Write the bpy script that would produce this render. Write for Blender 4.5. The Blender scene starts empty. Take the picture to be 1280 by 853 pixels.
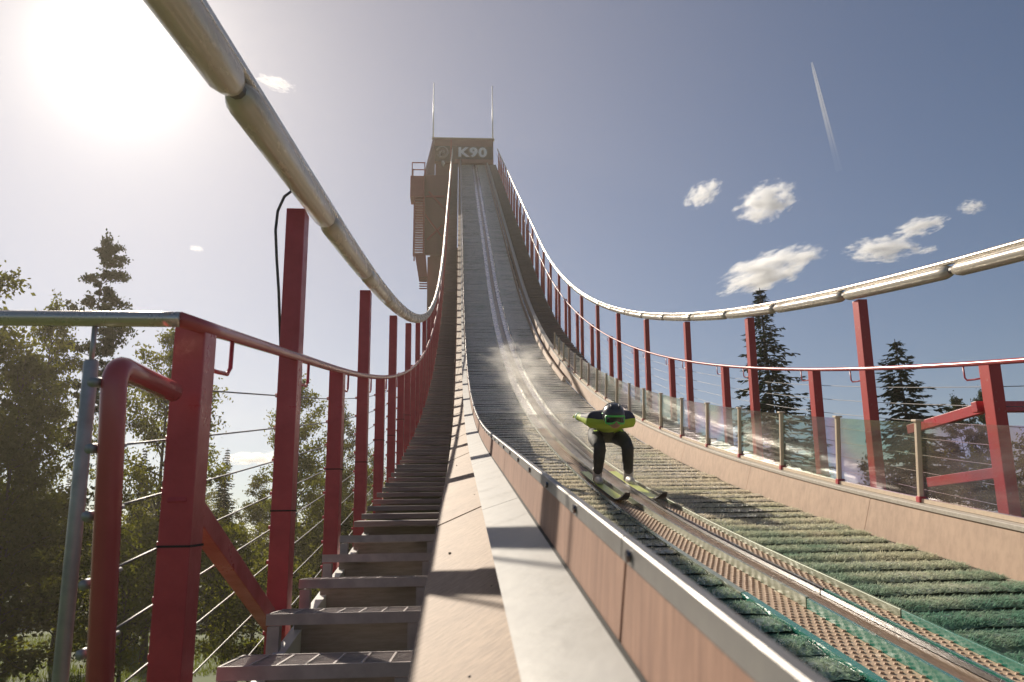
import bpy, bmesh, math, random
from mathutils import Vector, Matrix, Quaternion, noise

R = math.radians
scene = bpy.context.scene
COL = scene.collection
rnd = random.Random(7)

# ------------------------------------------------------------------ ramp profile
ALPHA = R(10.5)                       # take-off table angle
F_PX, PITCH, YAW, ROLL = 964.01, R(4.9838), R(3.9317), R(-0.2704)
S0, RAD, TH = 4.8576, 89.16, R(24.5)  # table end, transition radius, added angle
CA, SA = math.cos(ALPHA), math.sin(ALPHA)
GROUND = -5.2


def tw(x, y, z):                      # table frame -> world
    return Vector((x, y*CA - z*SA, y*SA + z*CA))


def prof(s):
    a = min(max((s - S0)/RAD, 0), TH)
    y = min(s, S0) + RAD*math.sin(a)
    z = RAD*(1 - math.cos(a))
    e = max(s - S0 - RAD*TH, 0)
    return y + e*math.cos(TH), z + e*math.sin(TH), a


def W(s, dx, dh):
    y, z, a = prof(s)
    return tw(dx, y - dh*math.sin(a), z + dh*math.cos(a))


def frame(s):                         # lateral, downhill->uphill tangent, normal (world)
    a = prof(s)[2] + ALPHA
    return Vector((1, 0, 0)), Vector((0, math.cos(a), math.sin(a))), Vector((0, -math.sin(a), math.cos(a)))


def rotm(s):
    x, t, n = frame(s)
    return Matrix((x, t, n)).transposed()


# camera axes
_r = Vector((math.cos(YAW), -math.sin(YAW), 0))
_f0 = Vector((math.sin(YAW), math.cos(YAW), 0))
_f = _f0*math.cos(PITCH) + Vector((0, 0, math.sin(PITCH)))
_u = -_f0*math.sin(PITCH) + Vector((0, 0, math.cos(PITCH)))
_r2 = _r*math.cos(ROLL) + _u*math.sin(ROLL)
_u2 = _u*math.cos(ROLL) - _r*math.sin(ROLL)
CR, CU, CF = tw(*_r2), tw(*_u2), tw(*_f)


def ray(u, v):
    return CF + CR*((u - 640)/F_PX) + CU*((426.5 - v)/F_PX)


def PD(u, v, d):                      # point at camera depth d
    return ray(u, v)*d


def PY(u, v, Y):
    q = ray(u, v)
    return q*(Y/q.y)


def PZ(u, v, z):
    q = ray(u, v)
    return q*(z/q.z)


SUN = ray(150, 60).normalized()

# ------------------------------------------------------------------ materials
def mat(name, base=(.5, .5, .5), rough=.6, metal=0.0, spec=.5, noise_amt=0.0, noise_scale=8.0, dark=None,
        stretch=(1, 1, 1), bump=0.0, bump_scale=40.0, rough_var=0.0, coat=0.0, thr=(.35, .7), detail=6):
    m = bpy.data.materials.new(name)
    m.use_nodes = True
    nt = m.node_tree
    b = nt.nodes['Principled BSDF']
    b.inputs['Base Color'].default_value = (*base, 1)
    b.inputs['Roughness'].default_value = rough
    b.inputs['Metallic'].default_value = metal
    b.inputs['Specular IOR Level'].default_value = spec
    b.inputs['Coat Weight'].default_value = coat
    if noise_amt or bump or rough_var:
        tc = nt.nodes.new('ShaderNodeTexCoord')
        mp = nt.nodes.new('ShaderNodeMapping')
        mp.inputs['Scale'].default_value = stretch
        nt.links.new(tc.outputs['Object'], mp.inputs['Vector'])
    if noise_amt or rough_var:
        n = nt.nodes.new('ShaderNodeTexNoise')
        n.inputs['Scale'].default_value = noise_scale
        n.inputs['Detail'].default_value = detail
        n.inputs['Roughness'].default_value = .62
        nt.links.new(mp.outputs[0], n.inputs['Vector'])
        r = nt.nodes.new('ShaderNodeMapRange')
        r.inputs['From Min'].default_value = thr[0]
        r.inputs['From Max'].default_value = thr[1]
        nt.links.new(n.outputs['Fac'], r.inputs['Value'])
    if noise_amt:
        d = dark or tuple(c*.5 for c in base)
        mx = nt.nodes.new('ShaderNodeMix')
        mx.data_type = 'RGBA'
        mx.inputs['A'].default_value = (*base, 1)
        mx.inputs['B'].default_value = (*d, 1)
        mu = nt.nodes.new('ShaderNodeMath')
        mu.operation = 'MULTIPLY'
        mu.inputs[1].default_value = noise_amt
        nt.links.new(r.outputs[0], mu.inputs[0])
        nt.links.new(mu.outputs[0], mx.inputs['Factor'])
        nt.links.new(mx.outputs['Result'], b.inputs['Base Color'])
    if rough_var:
        m2 = nt.nodes.new('ShaderNodeMapRange')
        m2.inputs['To Min'].default_value = max(.03, rough - rough_var)
        m2.inputs['To Max'].default_value = min(1, rough + rough_var)
        nt.links.new(r.outputs[0], m2.inputs['Value'])
        nt.links.new(m2.outputs[0], b.inputs['Roughness'])
    if bump:
        n2 = nt.nodes.new('ShaderNodeTexNoise')
        n2.inputs['Scale'].default_value = bump_scale
        n2.inputs['Detail'].default_value = 5
        nt.links.new(mp.outputs[0], n2.inputs['Vector'])
        bp = nt.nodes.new('ShaderNodeBump')
        bp.inputs['Strength'].default_value = bump
        bp.inputs['Distance'].default_value = .01
        nt.links.new(n2.outputs['Fac'], bp.inputs['Height'])
        nt.links.new(bp.outputs[0], b.inputs['Normal'])
    return m


def plywood(name, light, dark, streak_dir, amt=.8, rot=(0, 0, 0), rough=.7):
    """weathered board: streaky grain plus broad stains"""
    m = mat(name, light, rough)
    nt = m.node_tree
    b = nt.nodes['Principled BSDF']
    tc = nt.nodes.new('ShaderNodeTexCoord')
    mp0 = nt.nodes.new('ShaderNodeMapping')
    mp0.inputs['Rotation'].default_value = rot
    mp = nt.nodes.new('ShaderNodeMapping')
    mp.inputs['Scale'].default_value = streak_dir
    nt.links.new(tc.outputs['Object'], mp0.inputs['Vector'])
    nt.links.new(mp0.outputs[0], mp.inputs['Vector'])
    n1 = nt.nodes.new('ShaderNodeTexNoise')
    n1.inputs['Scale'].default_value = 6
    n1.inputs['Detail'].default_value = 8
    n1.inputs['Roughness'].default_value = .7
    nt.links.new(mp.outputs[0], n1.inputs['Vector'])
    n2 = nt.nodes.new('ShaderNodeTexNoise')
    n2.inputs['Scale'].default_value = 2.3
    n2.inputs['Detail'].default_value = 5
    nt.links.new(tc.outputs['Object'], n2.inputs['Vector'])
    r1 = nt.nodes.new('ShaderNodeMapRange')
    r1.inputs['From Min'].default_value = .40
    r1.inputs['From Max'].default_value = .68
    nt.links.new(n1.outputs['Fac'], r1.inputs['Value'])
    r2 = nt.nodes.new('ShaderNodeMapRange')
    r2.inputs['From Min'].default_value = .4
    r2.inputs['From Max'].default_value = .75
    nt.links.new(n2.outputs['Fac'], r2.inputs['Value'])
    ad = nt.nodes.new('ShaderNodeMath')
    ad.operation = 'MULTIPLY_ADD'
    ad.inputs[1].default_value = .75*amt
    nt.links.new(r1.outputs[0], ad.inputs[0])
    m3 = nt.nodes.new('ShaderNodeMath')
    m3.operation = 'MULTIPLY'
    m3.inputs[1].default_value = .4*amt
    nt.links.new(r2.outputs[0], m3.inputs[0])
    nt.links.new(m3.outputs[0], ad.inputs[2])
    mx = nt.nodes.new('ShaderNodeMix')
    mx.data_type = 'RGBA'
    mx.inputs['A'].default_value = (*light, 1)
    mx.inputs['B'].default_value = (*dark, 1)
    nt.links.new(ad.outputs[0], mx.inputs['Factor'])
    nt.links.new(mx.outputs['Result'], b.inputs['Base Color'])
    bp = nt.nodes.new('ShaderNodeBump')
    bp.inputs['Strength'].default_value = .25
    bp.inputs['Distance'].default_value = .006
    nt.links.new(n1.outputs['Fac'], bp.inputs['Height'])
    nt.links.new(bp.outputs[0], b.inputs['Normal'])
    return m


def leaf_mat(name, c1, c2, trans=.45):
    m = bpy.data.materials.new(name)
    m.use_nodes = True
    nt = m.node_tree
    nt.nodes.remove(nt.nodes['Principled BSDF'])
    out = nt.nodes['Material Output']
    tc = nt.nodes.new('ShaderNodeTexCoord')
    n = nt.nodes.new('ShaderNodeTexNoise')
    n.inputs['Scale'].default_value = .7
    n.inputs['Detail'].default_value = 6
    n.inputs['Roughness'].default_value = .8
    nt.links.new(tc.outputs['Object'], n.inputs['Vector'])
    r = nt.nodes.new('ShaderNodeMapRange')
    r.inputs['From Min'].default_value = .35
    r.inputs['From Max'].default_value = .65
    nt.links.new(n.outputs['Fac'], r.inputs['Value'])
    mx = nt.nodes.new('ShaderNodeMix')
    mx.data_type = 'RGBA'
    mx.inputs['A'].default_value = (*c1, 1)
    mx.inputs['B'].default_value = (*c2, 1)
    nt.links.new(r.outputs[0], mx.inputs['Factor'])
    d = nt.nodes.new('ShaderNodeBsdfDiffuse')
    t = nt.nodes.new('ShaderNodeBsdfTranslucent')
    nt.links.new(mx.outputs['Result'], d.inputs['Color'])
    br = nt.nodes.new('ShaderNodeMix')
    br.data_type = 'RGBA'
    br.blend_type = 'MULTIPLY'
    br.inputs['Factor'].default_value = 1
    br.inputs['B'].default_value = (1.7, 1.55, .55, 1)
    nt.links.new(mx.outputs['Result'], br.inputs['A'])
    nt.links.new(br.outputs['Result'], t.inputs['Color'])
    ms = nt.nodes.new('ShaderNodeMixShader')
    ms.inputs[0].default_value = trans
    nt.links.new(d.outputs[0], ms.inputs[1])
    nt.links.new(t.outputs[0], ms.inputs[2])
    nt.links.new(ms.outputs[0], out.inputs['Surface'])
    return m


M = {}
M['red'] = mat('red_paint', (.56, .075, .085), .38, noise_amt=.6, noise_scale=5, dark=(.30, .03, .035), bump=.12, bump_scale=90, rough_var=.12)
M['red_worn'] = mat('worn_red_paint', (.48, .045, .04), .42, noise_amt=.9, noise_scale=28, dark=(.45, .22, .17), thr=(.62, .72), bump=.1, bump_scale=90)
M['red_rail'] = mat('red_rail_paint', (.50, .09, .09), .25, noise_amt=.5, noise_scale=9, dark=(.40, .07, .07), coat=.3)
M['steel'] = mat('stainless_steel', (.70, .62, .53), .3, metal=.7, noise_amt=.4, noise_scale=14, dark=(.42, .40, .38), rough_var=.1, stretch=(1, .15, 1))
M['galv'] = mat('galvanised_steel', (.42, .42, .42), .5, metal=.6, noise_amt=.7, noise_scale=11, dark=(.27, .27, .27), rough_var=.12)
M['lamp'] = mat('tube_lamp_cover', (.72, .66, .57), .24, metal=.25, noise_amt=.6, noise_scale=10, dark=(.58, .50, .40), stretch=(2, .3, 2), rough_var=.12)
_nt = M['lamp'].node_tree          # milky cover: some light passes through
_tl = _nt.nodes.new('ShaderNodeBsdfTranslucent')
_tl.inputs['Color'].default_value = (.85, .76, .62, 1)
_ms = _nt.nodes.new('ShaderNodeMixShader')
_ms.inputs[0].default_value = .25
_nt.links.new(_nt.nodes['Principled BSDF'].outputs[0], _ms.inputs[1])
_nt.links.new(_tl.outputs[0], _ms.inputs[2])
_nt.links.new(_ms.outputs[0], _nt.nodes['Material Output'].inputs['Surface'])
M['lamp_end'] = mat('tube_lamp_end', (.16, .14, .13), .5)
M['black'] = mat('black_rubber', (.045, .045, .055), .5)
M['cable'] = mat('steel_cable', (.17, .16, .16), .5, metal=.4)
M['grating'] = mat('stair_grating', (.44, .38, .365), .55, noise_amt=.7, noise_scale=14, dark=(.28, .24, .23))
M['old_wood'] = plywood('weathered_tread_wood', (.33, .27, .25), (.15, .12, .11), (1.2, 14, 14))
M['riser'] = plywood('riser_board', (.30, .25, .24), (.17, .14, .13), (1.2, 10, 10))
M['ply_plank'] = plywood('sunlit_plywood', (.42, .285, .19), (.20, .12, .078), (2.2, 18, 9), 1.15, rot=(0, 0, R(-28)))
M['ply_wall'] = plywood('brown_plywood', (.43, .245, .17), (.23, .12, .085), (7, 9, .7), 1.05)
M['ply_right'] = plywood('tan_wall_board', (.52, .35, .24), (.30, .185, .125), (4, 3, 1.2), .7)
M['zinc'] = mat('zinc_sheet', (.34, .325, .30), .55, metal=.1, noise_amt=.7, noise_scale=7, dark=(.34, .33, .325), bump=.08, bump_scale=25, rough_var=.1)
M['cap'] = mat('galvanised_cap', (.30, .28, .265), .5, metal=.35, noise_amt=.7, noise_scale=9, dark=(.20, .19, .185), rough_var=.12)
M['capr'] = mat('pale_coping', (.55, .49, .41), .6, noise_amt=.7, noise_scale=30, dark=(.38, .33, .27), bump=.15)
M['seam'] = mat('joint_gap', (.03, .025, .022), .9)
M['deck'] = mat('deck_board', (.10, .085, .07), .7, noise_amt=.6)
M['concrete'] = mat('concrete', (.30, .29, .27), .85, noise_amt=.6, noise_scale=3, bump=.3)
M['tan_plate'] = mat('stud_plate', (.66, .48, .33), .65, noise_amt=.7, noise_scale=16, dark=(.38, .25, .15), rough_var=.2)
M['wet_plate'] = mat('wet_track_plate', (.66, .62, .62), .28, metal=.75, coat=.4, noise_amt=.4, noise_scale=5, rough_var=.08)
M['stud'] = mat('track_stud', (.50, .32, .2), .65)
M['wet_board'] = plywood('wet_brown_board', (.30, .19, .10), (.14, .08, .04), (9, 1.2, 9), .9, rough=.22)
M['teal'] = mat('teal_profile', (.02, .19, .14), .18, spec=.7, noise_amt=.6, noise_scale=20, dark=(.10, .30, .23), coat=.5, bump=.15, bump_scale=60)
M['pale_profile'] = mat('dusty_profile', (.33, .36, .27), .25, metal=.25, noise_amt=.7, noise_scale=14, dark=(.20, .24, .17), coat=.3)
M['dark_rail'] = mat('wet_steel_rail', (.20, .19, .19), .14, metal=.9, noise_amt=.5, noise_scale=14, dark=(.10, .10, .10))
M['tower'] = mat('tower_cladding', (.22, .085, .08), .7, noise_amt=.6, noise_scale=.8, dark=(.15, .06, .055), stretch=(1, 1, .3))
M['tower_red'] = mat('tower_red', (.32, .05, .05), .6, noise_amt=.4, noise_scale=2)
M['sign'] = mat('sign_board', (.06, .035, .04), .6, noise_amt=.4, noise_scale=1)
M['sign_white'] = mat('sign_lettering', (.85, .83, .83), .6)
M['sign_grey'] = mat('sign_emblem', (.36, .33, .34), .6)
M['white'] = mat('white_paint', (.75, .74, .70), .45)
M['sill'] = mat('tan_post_metal', (.72, .58, .43), .45, noise_amt=.5, noise_scale=20, dark=(.55, .43, .30))
M['bark'] = mat('tree_bark', (.085, .06, .045), .9, noise_amt=.8, noise_scale=4, stretch=(3, 3, .5), bump=.5, bump_scale=12)
M['leaf_y'] = leaf_mat('birch_leaves', (.14, .145, .026), (.075, .095, .018), .55)
M['leaf_g'] = leaf_mat('alder_leaves', (.11, .115, .024), (.05, .06, .013), .5)
M['leaf_p'] = leaf_mat('pine_needles', (.04, .055, .02), (.025, .038, .014), .3)
M['needle'] = leaf_mat('spruce_needles', (.022, .038, .017), (.012, .024, .011), .16)

# helmet, suit ...
M['suit_dark'] = mat('charcoal_suit', (.035, .034, .038), .75, noise_amt=.5, noise_scale=18, dark=(.06, .058, .06), bump=.3, bump_scale=30)
M['suit_navy'] = mat('navy_yoke', (.035, .034, .055), .7, bump=.3, bump_scale=30)
M['suit_lime'] = mat('lime_suit', (.46, .60, .05), .65, noise_amt=.5, noise_scale=14, dark=(.34, .47, .04), bump=.3, bump_scale=30)
M['suit_teal'] = mat('teal_glove', (.10, .26, .20), .6)
M['skin'] = mat('skin', (.45, .24, .17), .5)
M['helmet'] = mat('helmet_shell', (.045, .045, .05), .32, coat=.3)
M['goggle_frame'] = mat('green_goggle_frame', (.10, .62, .10), .4)
M['goggle_lens'] = mat('goggle_lens', (.02, .03, .025), .06, spec=.8)
M['boot'] = mat('white_boot', (.62, .58, .55), .45, noise_amt=.7, noise_scale=22, dark=(.3, .22, .2))
M['ski_top'] = mat('lime_ski', (.72, .78, .16), .35)
M['ski_base'] = mat('dark_ski_base', (.05, .045, .045), .3)


def mats_material(name, share):
    m = bpy.data.materials.new(name)
    m.use_nodes = True
    nt = m.node_tree
    b = nt.nodes['Principled BSDF']
    tc = nt.nodes.new('ShaderNodeTexCoord')
    n = nt.nodes.new('ShaderNodeTexNoise')
    n.inputs['Scale'].default_value = 1.1
    n.inputs['Detail'].default_value = 7
    n.inputs['Roughness'].default_value = .7
    nt.links.new(tc.outputs['Object'], n.inputs['Vector'])
    sx = nt.nodes.new('ShaderNodeSeparateXYZ')
    nt.links.new(tc.outputs['Object'], sx.inputs[0])
    g = nt.nodes.new('ShaderNodeMapRange')        # wet and green near the lip, dusty olive further up
    g.inputs['From Min'].default_value = 3.9
    g.inputs['From Max'].default_value = 9.0
    nt.links.new(sx.outputs['Y'], g.inputs['Value'])
    a = nt.nodes.new('ShaderNodeMath')
    a.operation = 'ADD'
    nt.links.new(g.outputs[0], a.inputs[0])
    s = nt.nodes.new('ShaderNodeMapRange')
    s.inputs['From Min'].default_value = .3
    s.inputs['From Max'].default_value = .7
    s.inputs['To Min'].default_value = -.45
    s.inputs['To Max'].default_value = .45
    nt.links.new(n.outputs['Fac'], s.inputs['Value'])
    nt.links.new(s.outputs[0], a.inputs[1])
    cr = nt.nodes.new('ShaderNodeValToRGB')
    e = cr.color_ramp.elements
    e[0].position, e[0].color = 0, (.15, .31, .22, 1)
    e[1].position, e[1].color = 1, (.80, .72, .56, 1)
    k = e.new(.4)
    k.color = (.45, .51, .37, 1)
    k = e.new(.7)
    k.color = (.64, .62, .45, 1)
    nt.links.new(a.outputs[0], cr.inputs['Fac'])
    n2 = nt.nodes.new('ShaderNodeTexNoise')
    n2.inputs['Scale'].default_value = 55
    n2.inputs['Detail'].default_value = 3
    mp = nt.nodes.new('ShaderNodeMapping')
    mp.inputs['Scale'].default_value = (1, .35, 1)
    nt.links.new(tc.outputs['Object'], mp.inputs[0])
    nt.links.new(mp.outputs[0], n2.inputs['Vector'])
    mr = nt.nodes.new('ShaderNodeMapRange')
    mr.inputs['From Min'].default_value = .35
    mr.inputs['From Max'].default_value = .7
    mr.inputs['To Min'].default_value = .55
    mr.inputs['To Max'].default_value = 1.25
    nt.links.new(n2.outputs['Fac'], mr.inputs['Value'])
    mx = nt.nodes.new('ShaderNodeMix')
    mx.data_type = 'RGBA'
    mx.blend_type = 'MULTIPLY'
    mx.inputs['Factor'].default_value = 1
    nt.links.new(cr.outputs[0], mx.inputs['A'])
    nt.links.new(mr.outputs[0], mx.inputs['B'])
    nt.links.new(mx.outputs['Result'], b.inputs['Base Color'])
    b.inputs['Roughness'].default_value = .26
    b.inputs['Specular IOR Level'].default_value = .9
    bp = nt.nodes.new('ShaderNodeBump')
    bp.inputs['Strength'].default_value = .5
    bp.inputs['Distance'].default_value = .008
    nt.links.new(n2.outputs['Fac'], bp.inputs['Height'])
    nt.links.new(bp.outputs[0], b.inputs['Normal'])
    tl = nt.nodes.new('ShaderNodeBsdfTranslucent')       # the bristles are thin plastic: light comes through
    nt.links.new(mx.outputs['Result'], tl.inputs['Color'])
    ms = nt.nodes.new('ShaderNodeMixShader')
    ms.inputs[0].default_value = share
    nt.links.new(b.outputs[0], ms.inputs[1])
    nt.links.new(tl.outputs[0], ms.inputs[2])
    nt.links.new(ms.outputs[0], nt.nodes['Material Output'].inputs['Surface'])
    return m


M['mat'] = mats_material('plastic_mat_sheet', .12)
M['bristle'] = mats_material('plastic_mat_bristle', .5)
M['mat_edge_shade'] = mat('dirty_shaded_mat_edge', (.05, .058, .04), .8)  # dirty rubber lip, darkened to paint in the shadow line under each row


def glass_material():
    m = bpy.data.materials.new('clear_panel')
    m.use_nodes = True
    nt = m.node_tree
    nt.nodes.remove(nt.nodes['Principled BSDF'])
    out = nt.nodes['Material Output']
    tr = nt.nodes.new('ShaderNodeBsdfTransparent')
    gl = nt.nodes.new('ShaderNodeBsdfGlossy')
    gl.inputs['Roughness'].default_value = .05
    df = nt.nodes.new('ShaderNodeBsdfDiffuse')
    df.inputs['Color'].default_value = (.62, .56, .50, 1)
    tl = nt.nodes.new('ShaderNodeBsdfTranslucent')
    tl.inputs['Color'].default_value = (.72, .64, .56, 1)
    tc = nt.nodes.new('ShaderNodeTexCoord')
    # stress colours of the bent sheet
    n = nt.nodes.new('ShaderNodeTexNoise')
    n.inputs['Scale'].default_value = .55
    n.inputs['Detail'].default_value = 1
    n.inputs['Distortion'].default_value = .6
    nt.links.new(tc.outputs['Object'], n.inputs['Vector'])
    mu = nt.nodes.new('ShaderNodeMath')
    mu.operation = 'MULTIPLY'
    mu.inputs[1].default_value = 3.2
    nt.links.new(n.outputs['Fac'], mu.inputs[0])
    fr = nt.nodes.new('ShaderNodeMath')
    fr.operation = 'FRACT'
    nt.links.new(mu.outputs[0], fr.inputs[0])
    hs = nt.nodes.new('ShaderNodeCombineColor')
    hs.mode = 'HSV'
    hs.inputs[1].default_value = .12
    hs.inputs[2].default_value = .97
    nt.links.new(fr.outputs[0], hs.inputs[0])
    nt.links.new(hs.outputs[0], tr.inputs['Color'])
    # smeared dirt
    n2 = nt.nodes.new('ShaderNodeTexNoise')
    n2.inputs['Scale'].default_value = 3.5
    n2.inputs['Detail'].default_value = 7
    mp = nt.nodes.new('ShaderNodeMapping')
    mp.inputs['Scale'].default_value = (1, .25, 2.2)
    nt.links.new(tc.outputs['Object'], mp.inputs[0])
    nt.links.new(mp.outputs[0], n2.inputs['Vector'])
    mr = nt.nodes.new('ShaderNodeMapRange')
    mr.inputs['From Min'].default_value = .3
    mr.inputs['From Max'].default_value = .75
    mr.inputs['To Min'].default_value = .04
    mr.inputs['To Max'].default_value = .24
    nt.links.new(n2.outputs['Fac'], mr.inputs['Value'])
    a = nt.nodes.new('ShaderNodeAddShader')
    md = nt.nodes.new('ShaderNodeMixShader')
    md.inputs[0].default_value = .5
    nt.links.new(df.outputs[0], md.inputs[1])
    nt.links.new(tl.outputs[0], md.inputs[2])
    m1 = nt.nodes.new('ShaderNodeMixShader')
    nt.links.new(mr.outputs[0], m1.inputs[0])
    nt.links.new(tr.outputs[0], m1.inputs[1])
    nt.links.new(md.outputs[0], m1.inputs[2])
    lw = nt.nodes.new('ShaderNodeLayerWeight')
    fz = nt.nodes.new('ShaderNodeMath')
    fz.operation = 'POWER'
    fz.inputs[1].default_value = 3.5
    nt.links.new(lw.outputs['Facing'], fz.inputs[0])
    m2 = nt.nodes.new('ShaderNodeMixShader')
    nt.links.new(fz.outputs[0], m2.inputs[0])
    nt.links.new(m1.outputs[0], m2.inputs[1])
    nt.links.new(gl.outputs[0], m2.inputs[2])
    nt.nodes.remove(a)
    nt.links.new(m2.outputs[0], out.inputs['Surface'])
    return m


M['glass'] = glass_material()


def grass_material():
    m = mat('meadow_grass', (.075, .11, .022), .9, noise_amt=1, noise_scale=.35, dark=(.035, .05, .012), bump=.6, bump_scale=6, detail=10)
    return m


M['ground'] = grass_material()
M['grass'] = leaf_mat('grass_blades', (.13, .17, .03), (.08, .11, .02), .45)
M['path'] = mat('gravel_path', (.30, .23, .17), .95, noise_amt=.6, noise_scale=6, bump=.4)


# ------------------------------------------------------------------ mesh helpers
class MB:
    def __init__(self):
        self.v, self.f, self.m = [], [], []

    def add(self, vs, fs, mi=0):
        o = len(self.v)
        self.v += [tuple(p) for p in vs]
        self.f += [tuple(i + o for i in q) for q in fs]
        self.m += [mi]*len(fs)

    def box(self, c, sx, sy, sz, rot=None, mi=0):
        c = Vector(c)
        vs = []
        for z in (-1, 1):
            for x, y in ((-1, -1), (1, -1), (1, 1), (-1, 1)):
                p = Vector((x*sx/2, y*sy/2, z*sz/2))
                if rot is not None:
                    p = rot @ p
                vs.append(c + p)
        self.add(vs, [(3, 2, 1, 0), (4, 5, 6, 7), (0, 1, 5, 4), (1, 2, 6, 5), (2, 3, 7, 6), (3, 0, 4, 7)], mi)

    def tube(self, pts, r, n=10, mi=0, caps=True, closed=False):
        pts = [Vector(p) for p in pts]
        rs = r if isinstance(r, (list, tuple)) else [r]*len(pts)
        k = len(pts)
        rings = []
        ref = None
        for i, p in enumerate(pts):
            t = (pts[min(i + 1, k - 1)] - pts[max(i - 1, 0)]).normalized()
            if ref is None:
                ref = t.orthogonal().normalized()
            else:
                ref = (ref - t*ref.dot(t)).normalized()
            b = t.cross(ref)
            rings.append([p + (ref*math.cos(2*math.pi*j/n) + b*math.sin(2*math.pi*j/n))*rs[i] for j in range(n)])
        vs = [q for ring in rings for q in ring]
        fs = []
        for i in range(k - 1):
            for j in range(n):
                a, b2 = i*n + j, i*n + (j + 1) % n
                fs.append((a, b2, b2 + n, a + n))
        if caps:
            fs.append(tuple(range(n))[::-1])
            fs.append(tuple(range((k - 1)*n, k*n)))
        self.add(vs, fs, mi)

    def sweep(self, prof_pts, ss, closed=True, mi=0, caps=True):
        """closed profile [(dx, dh)...] swept along the ramp"""
        n = len(prof_pts)
        vs = [W(s, x, h) for s in ss for x, h in prof_pts]
        fs = []
        for i in range(len(ss) - 1):
            for j in range(n if closed else n - 1):
                a, b = i*n + j, i*n + (j + 1) % n
                fs.append((a, b, b + n, a + n))
        if closed and caps:
            fs.append(tuple(range(n))[::-1])
            fs.append(tuple(range((len(ss) - 1)*n, len(ss)*n)))
        self.add(vs, fs, mi)

    def mesh(self, name, mats, smooth=False, base=Vector((0, 0, 0)), bevel=0, fix=True):
        me = bpy.data.meshes.new(name)
        me.from_pydata([Vector(p) - base for p in self.v], [], self.f)
        for mm in (mats if isinstance(mats, (list, tuple)) else [mats]):
            me.materials.append(mm)
        for i, p in enumerate(me.polygons):
            p.material_index = self.m[i]
            p.use_smooth = smooth
        if fix or bevel:
            bm = bmesh.new()
            bm.from_mesh(me)
            if fix:
                bmesh.ops.recalc_face_normals(bm, faces=bm.faces)
            if bevel:
                es = [e for e in bm.edges if len(e.link_faces) == 2 and e.calc_face_angle(0) > .6]
                bmesh.ops.bevel(bm, geom=es, offset=bevel, segments=2, affect='EDGES', profile=.6)
            bm.to_mesh(me)
            bm.free()
        me.update()
        return me


def link(name, me, parent=None, label=None, cat=None, group=None, kind=None):
    o = bpy.data.objects.new(name, me)
    COL.objects.link(o)
    if parent is not None:
        o.parent = parent
    if label:
        o['label'] = label
    if cat:
        o['category'] = cat
    if group:
        o['group'] = group
    if kind:
        o['kind'] = kind
    return o


def thing(name, base, label, cat, group=None):
    o = link(name, None, None, label, cat, group)
    o.location = base
    return o


def part(mb, name, m, parent, smooth=False, bevel=0, label=None, kind=None, fix=True):
    """part given in world coordinates under a thing that only has a location"""
    base = Vector(parent.location)
    if parent.parent is not None:
        base = base + Vector(parent.parent.location)
    return link(name, mb.mesh(name, m, smooth, base, bevel, fix), parent, label, kind=kind)


def placed(me, name, parent, pos, rot=None, label=None, scale=None):
    o = link(name, me, parent, label)
    o.location = Vector(pos) - Vector(parent.location)
    if rot is not None:
        o.rotation_mode = 'QUATERNION'
        o.rotation_quaternion = rot.to_quaternion()
    if scale:
        o.scale = scale
    return o


def srange(a, b, step=None):
    out = []
    s = a
    while s < b - 1e-6:
        out.append(s)
        s += step if step else (.35 if s < 12 else .9 if s < 46 else 4)
    out.append(b)
    return out


TOP = 96.5
NEAR = -1.5

# ------------------------------------------------------------------ the ramp
ramp = thing('ski_jump_ramp', W(NEAR, 1.7, -1.5), 'long ski jump inrun of green mats and two tracks sweeping up to the tower', 'ski jump')
ss = srange(NEAR, TOP)
b = MB()
b.sweep([(.2135, -1.0), (3.19, -1.0), (3.19, -1.28), (.2135, -1.28)], ss)
part(b, 'deck', M['deck'], ramp)
b = MB()
for x in (.6, 2.9):
    b.sweep([(x - .12, -1.285), (x + .12, -1.285), (x + .12, -1.95), (x - .12, -1.95)], srange(NEAR, TOP, 1.5))
part(b, 'girder', M['galv'], ramp)
for s in (6, 16, 27, 38, 50):
    top = W(s, 1.75, -1.97)
    b = MB()
    b.box((1.75, top.y, (top.z + GROUND)/2 - .1), 2.3, .6, top.z - GROUND + .2)
    part(b, 'column', M['concrete'], ramp, bevel=.03)

# left sloped plywood cladding in panels with open joints
b = MB()
s = NEAR
while s < TOP - 1:
    e = min(s + 1.22, TOP)
    j = rnd.uniform(-.004, .004)
    b.sweep([(-.095, -.502 + j), (.10, -.418 + j), (.10, -.438 + j), (-.086, -.53 + j)], srange(s + .004, e - .004, .41))
    s = e
part(b, 'sloped_cladding', M['ply_plank'], ramp, label='sunlit tan plywood cladding beside the stairs')
b = MB()
b.sweep([(-.08, -.535), (.105, -.45), (.105, -1.2), (-.08, -1.2)], ss)
part(b, 'side_beam', M['deck'], ramp)
# zinc ledge
b = MB()
s = NEAR
while s < 24.0:
    e = min(s + 2.0, 24.2)
    b.sweep([(.074, -.323), (.1925, -.2845), (.1925, -.30), (.105, -.330)], srange(s + .003, e - .003, .4))
    s = e
b.sweep([(.082, -.355), (.17, -.325), (.17, -.345), (.092, -.37)], srange(24.2, TOP))
part(b, 'ledge', M['zinc'], ramp, label='pale zinc ledge under the left side wall')
for s_, x_, h_ in ((3.9, .078, -.430), (1.9, .081, -.429), (2.6, -.03, -.476), (5.1, .06, -.437), (6.3, -.02, -.471), (1.35, .02, -.455)):
    b = MB()
    X_, T_, N_ = frame(s_)
    p_ = W(s_, x_, h_)
    b.tube([p_ - N_*.002, p_ + N_*.004], .0045, 8)
    part(b, 'screw', M['dark_rail'], ramp)
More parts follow.
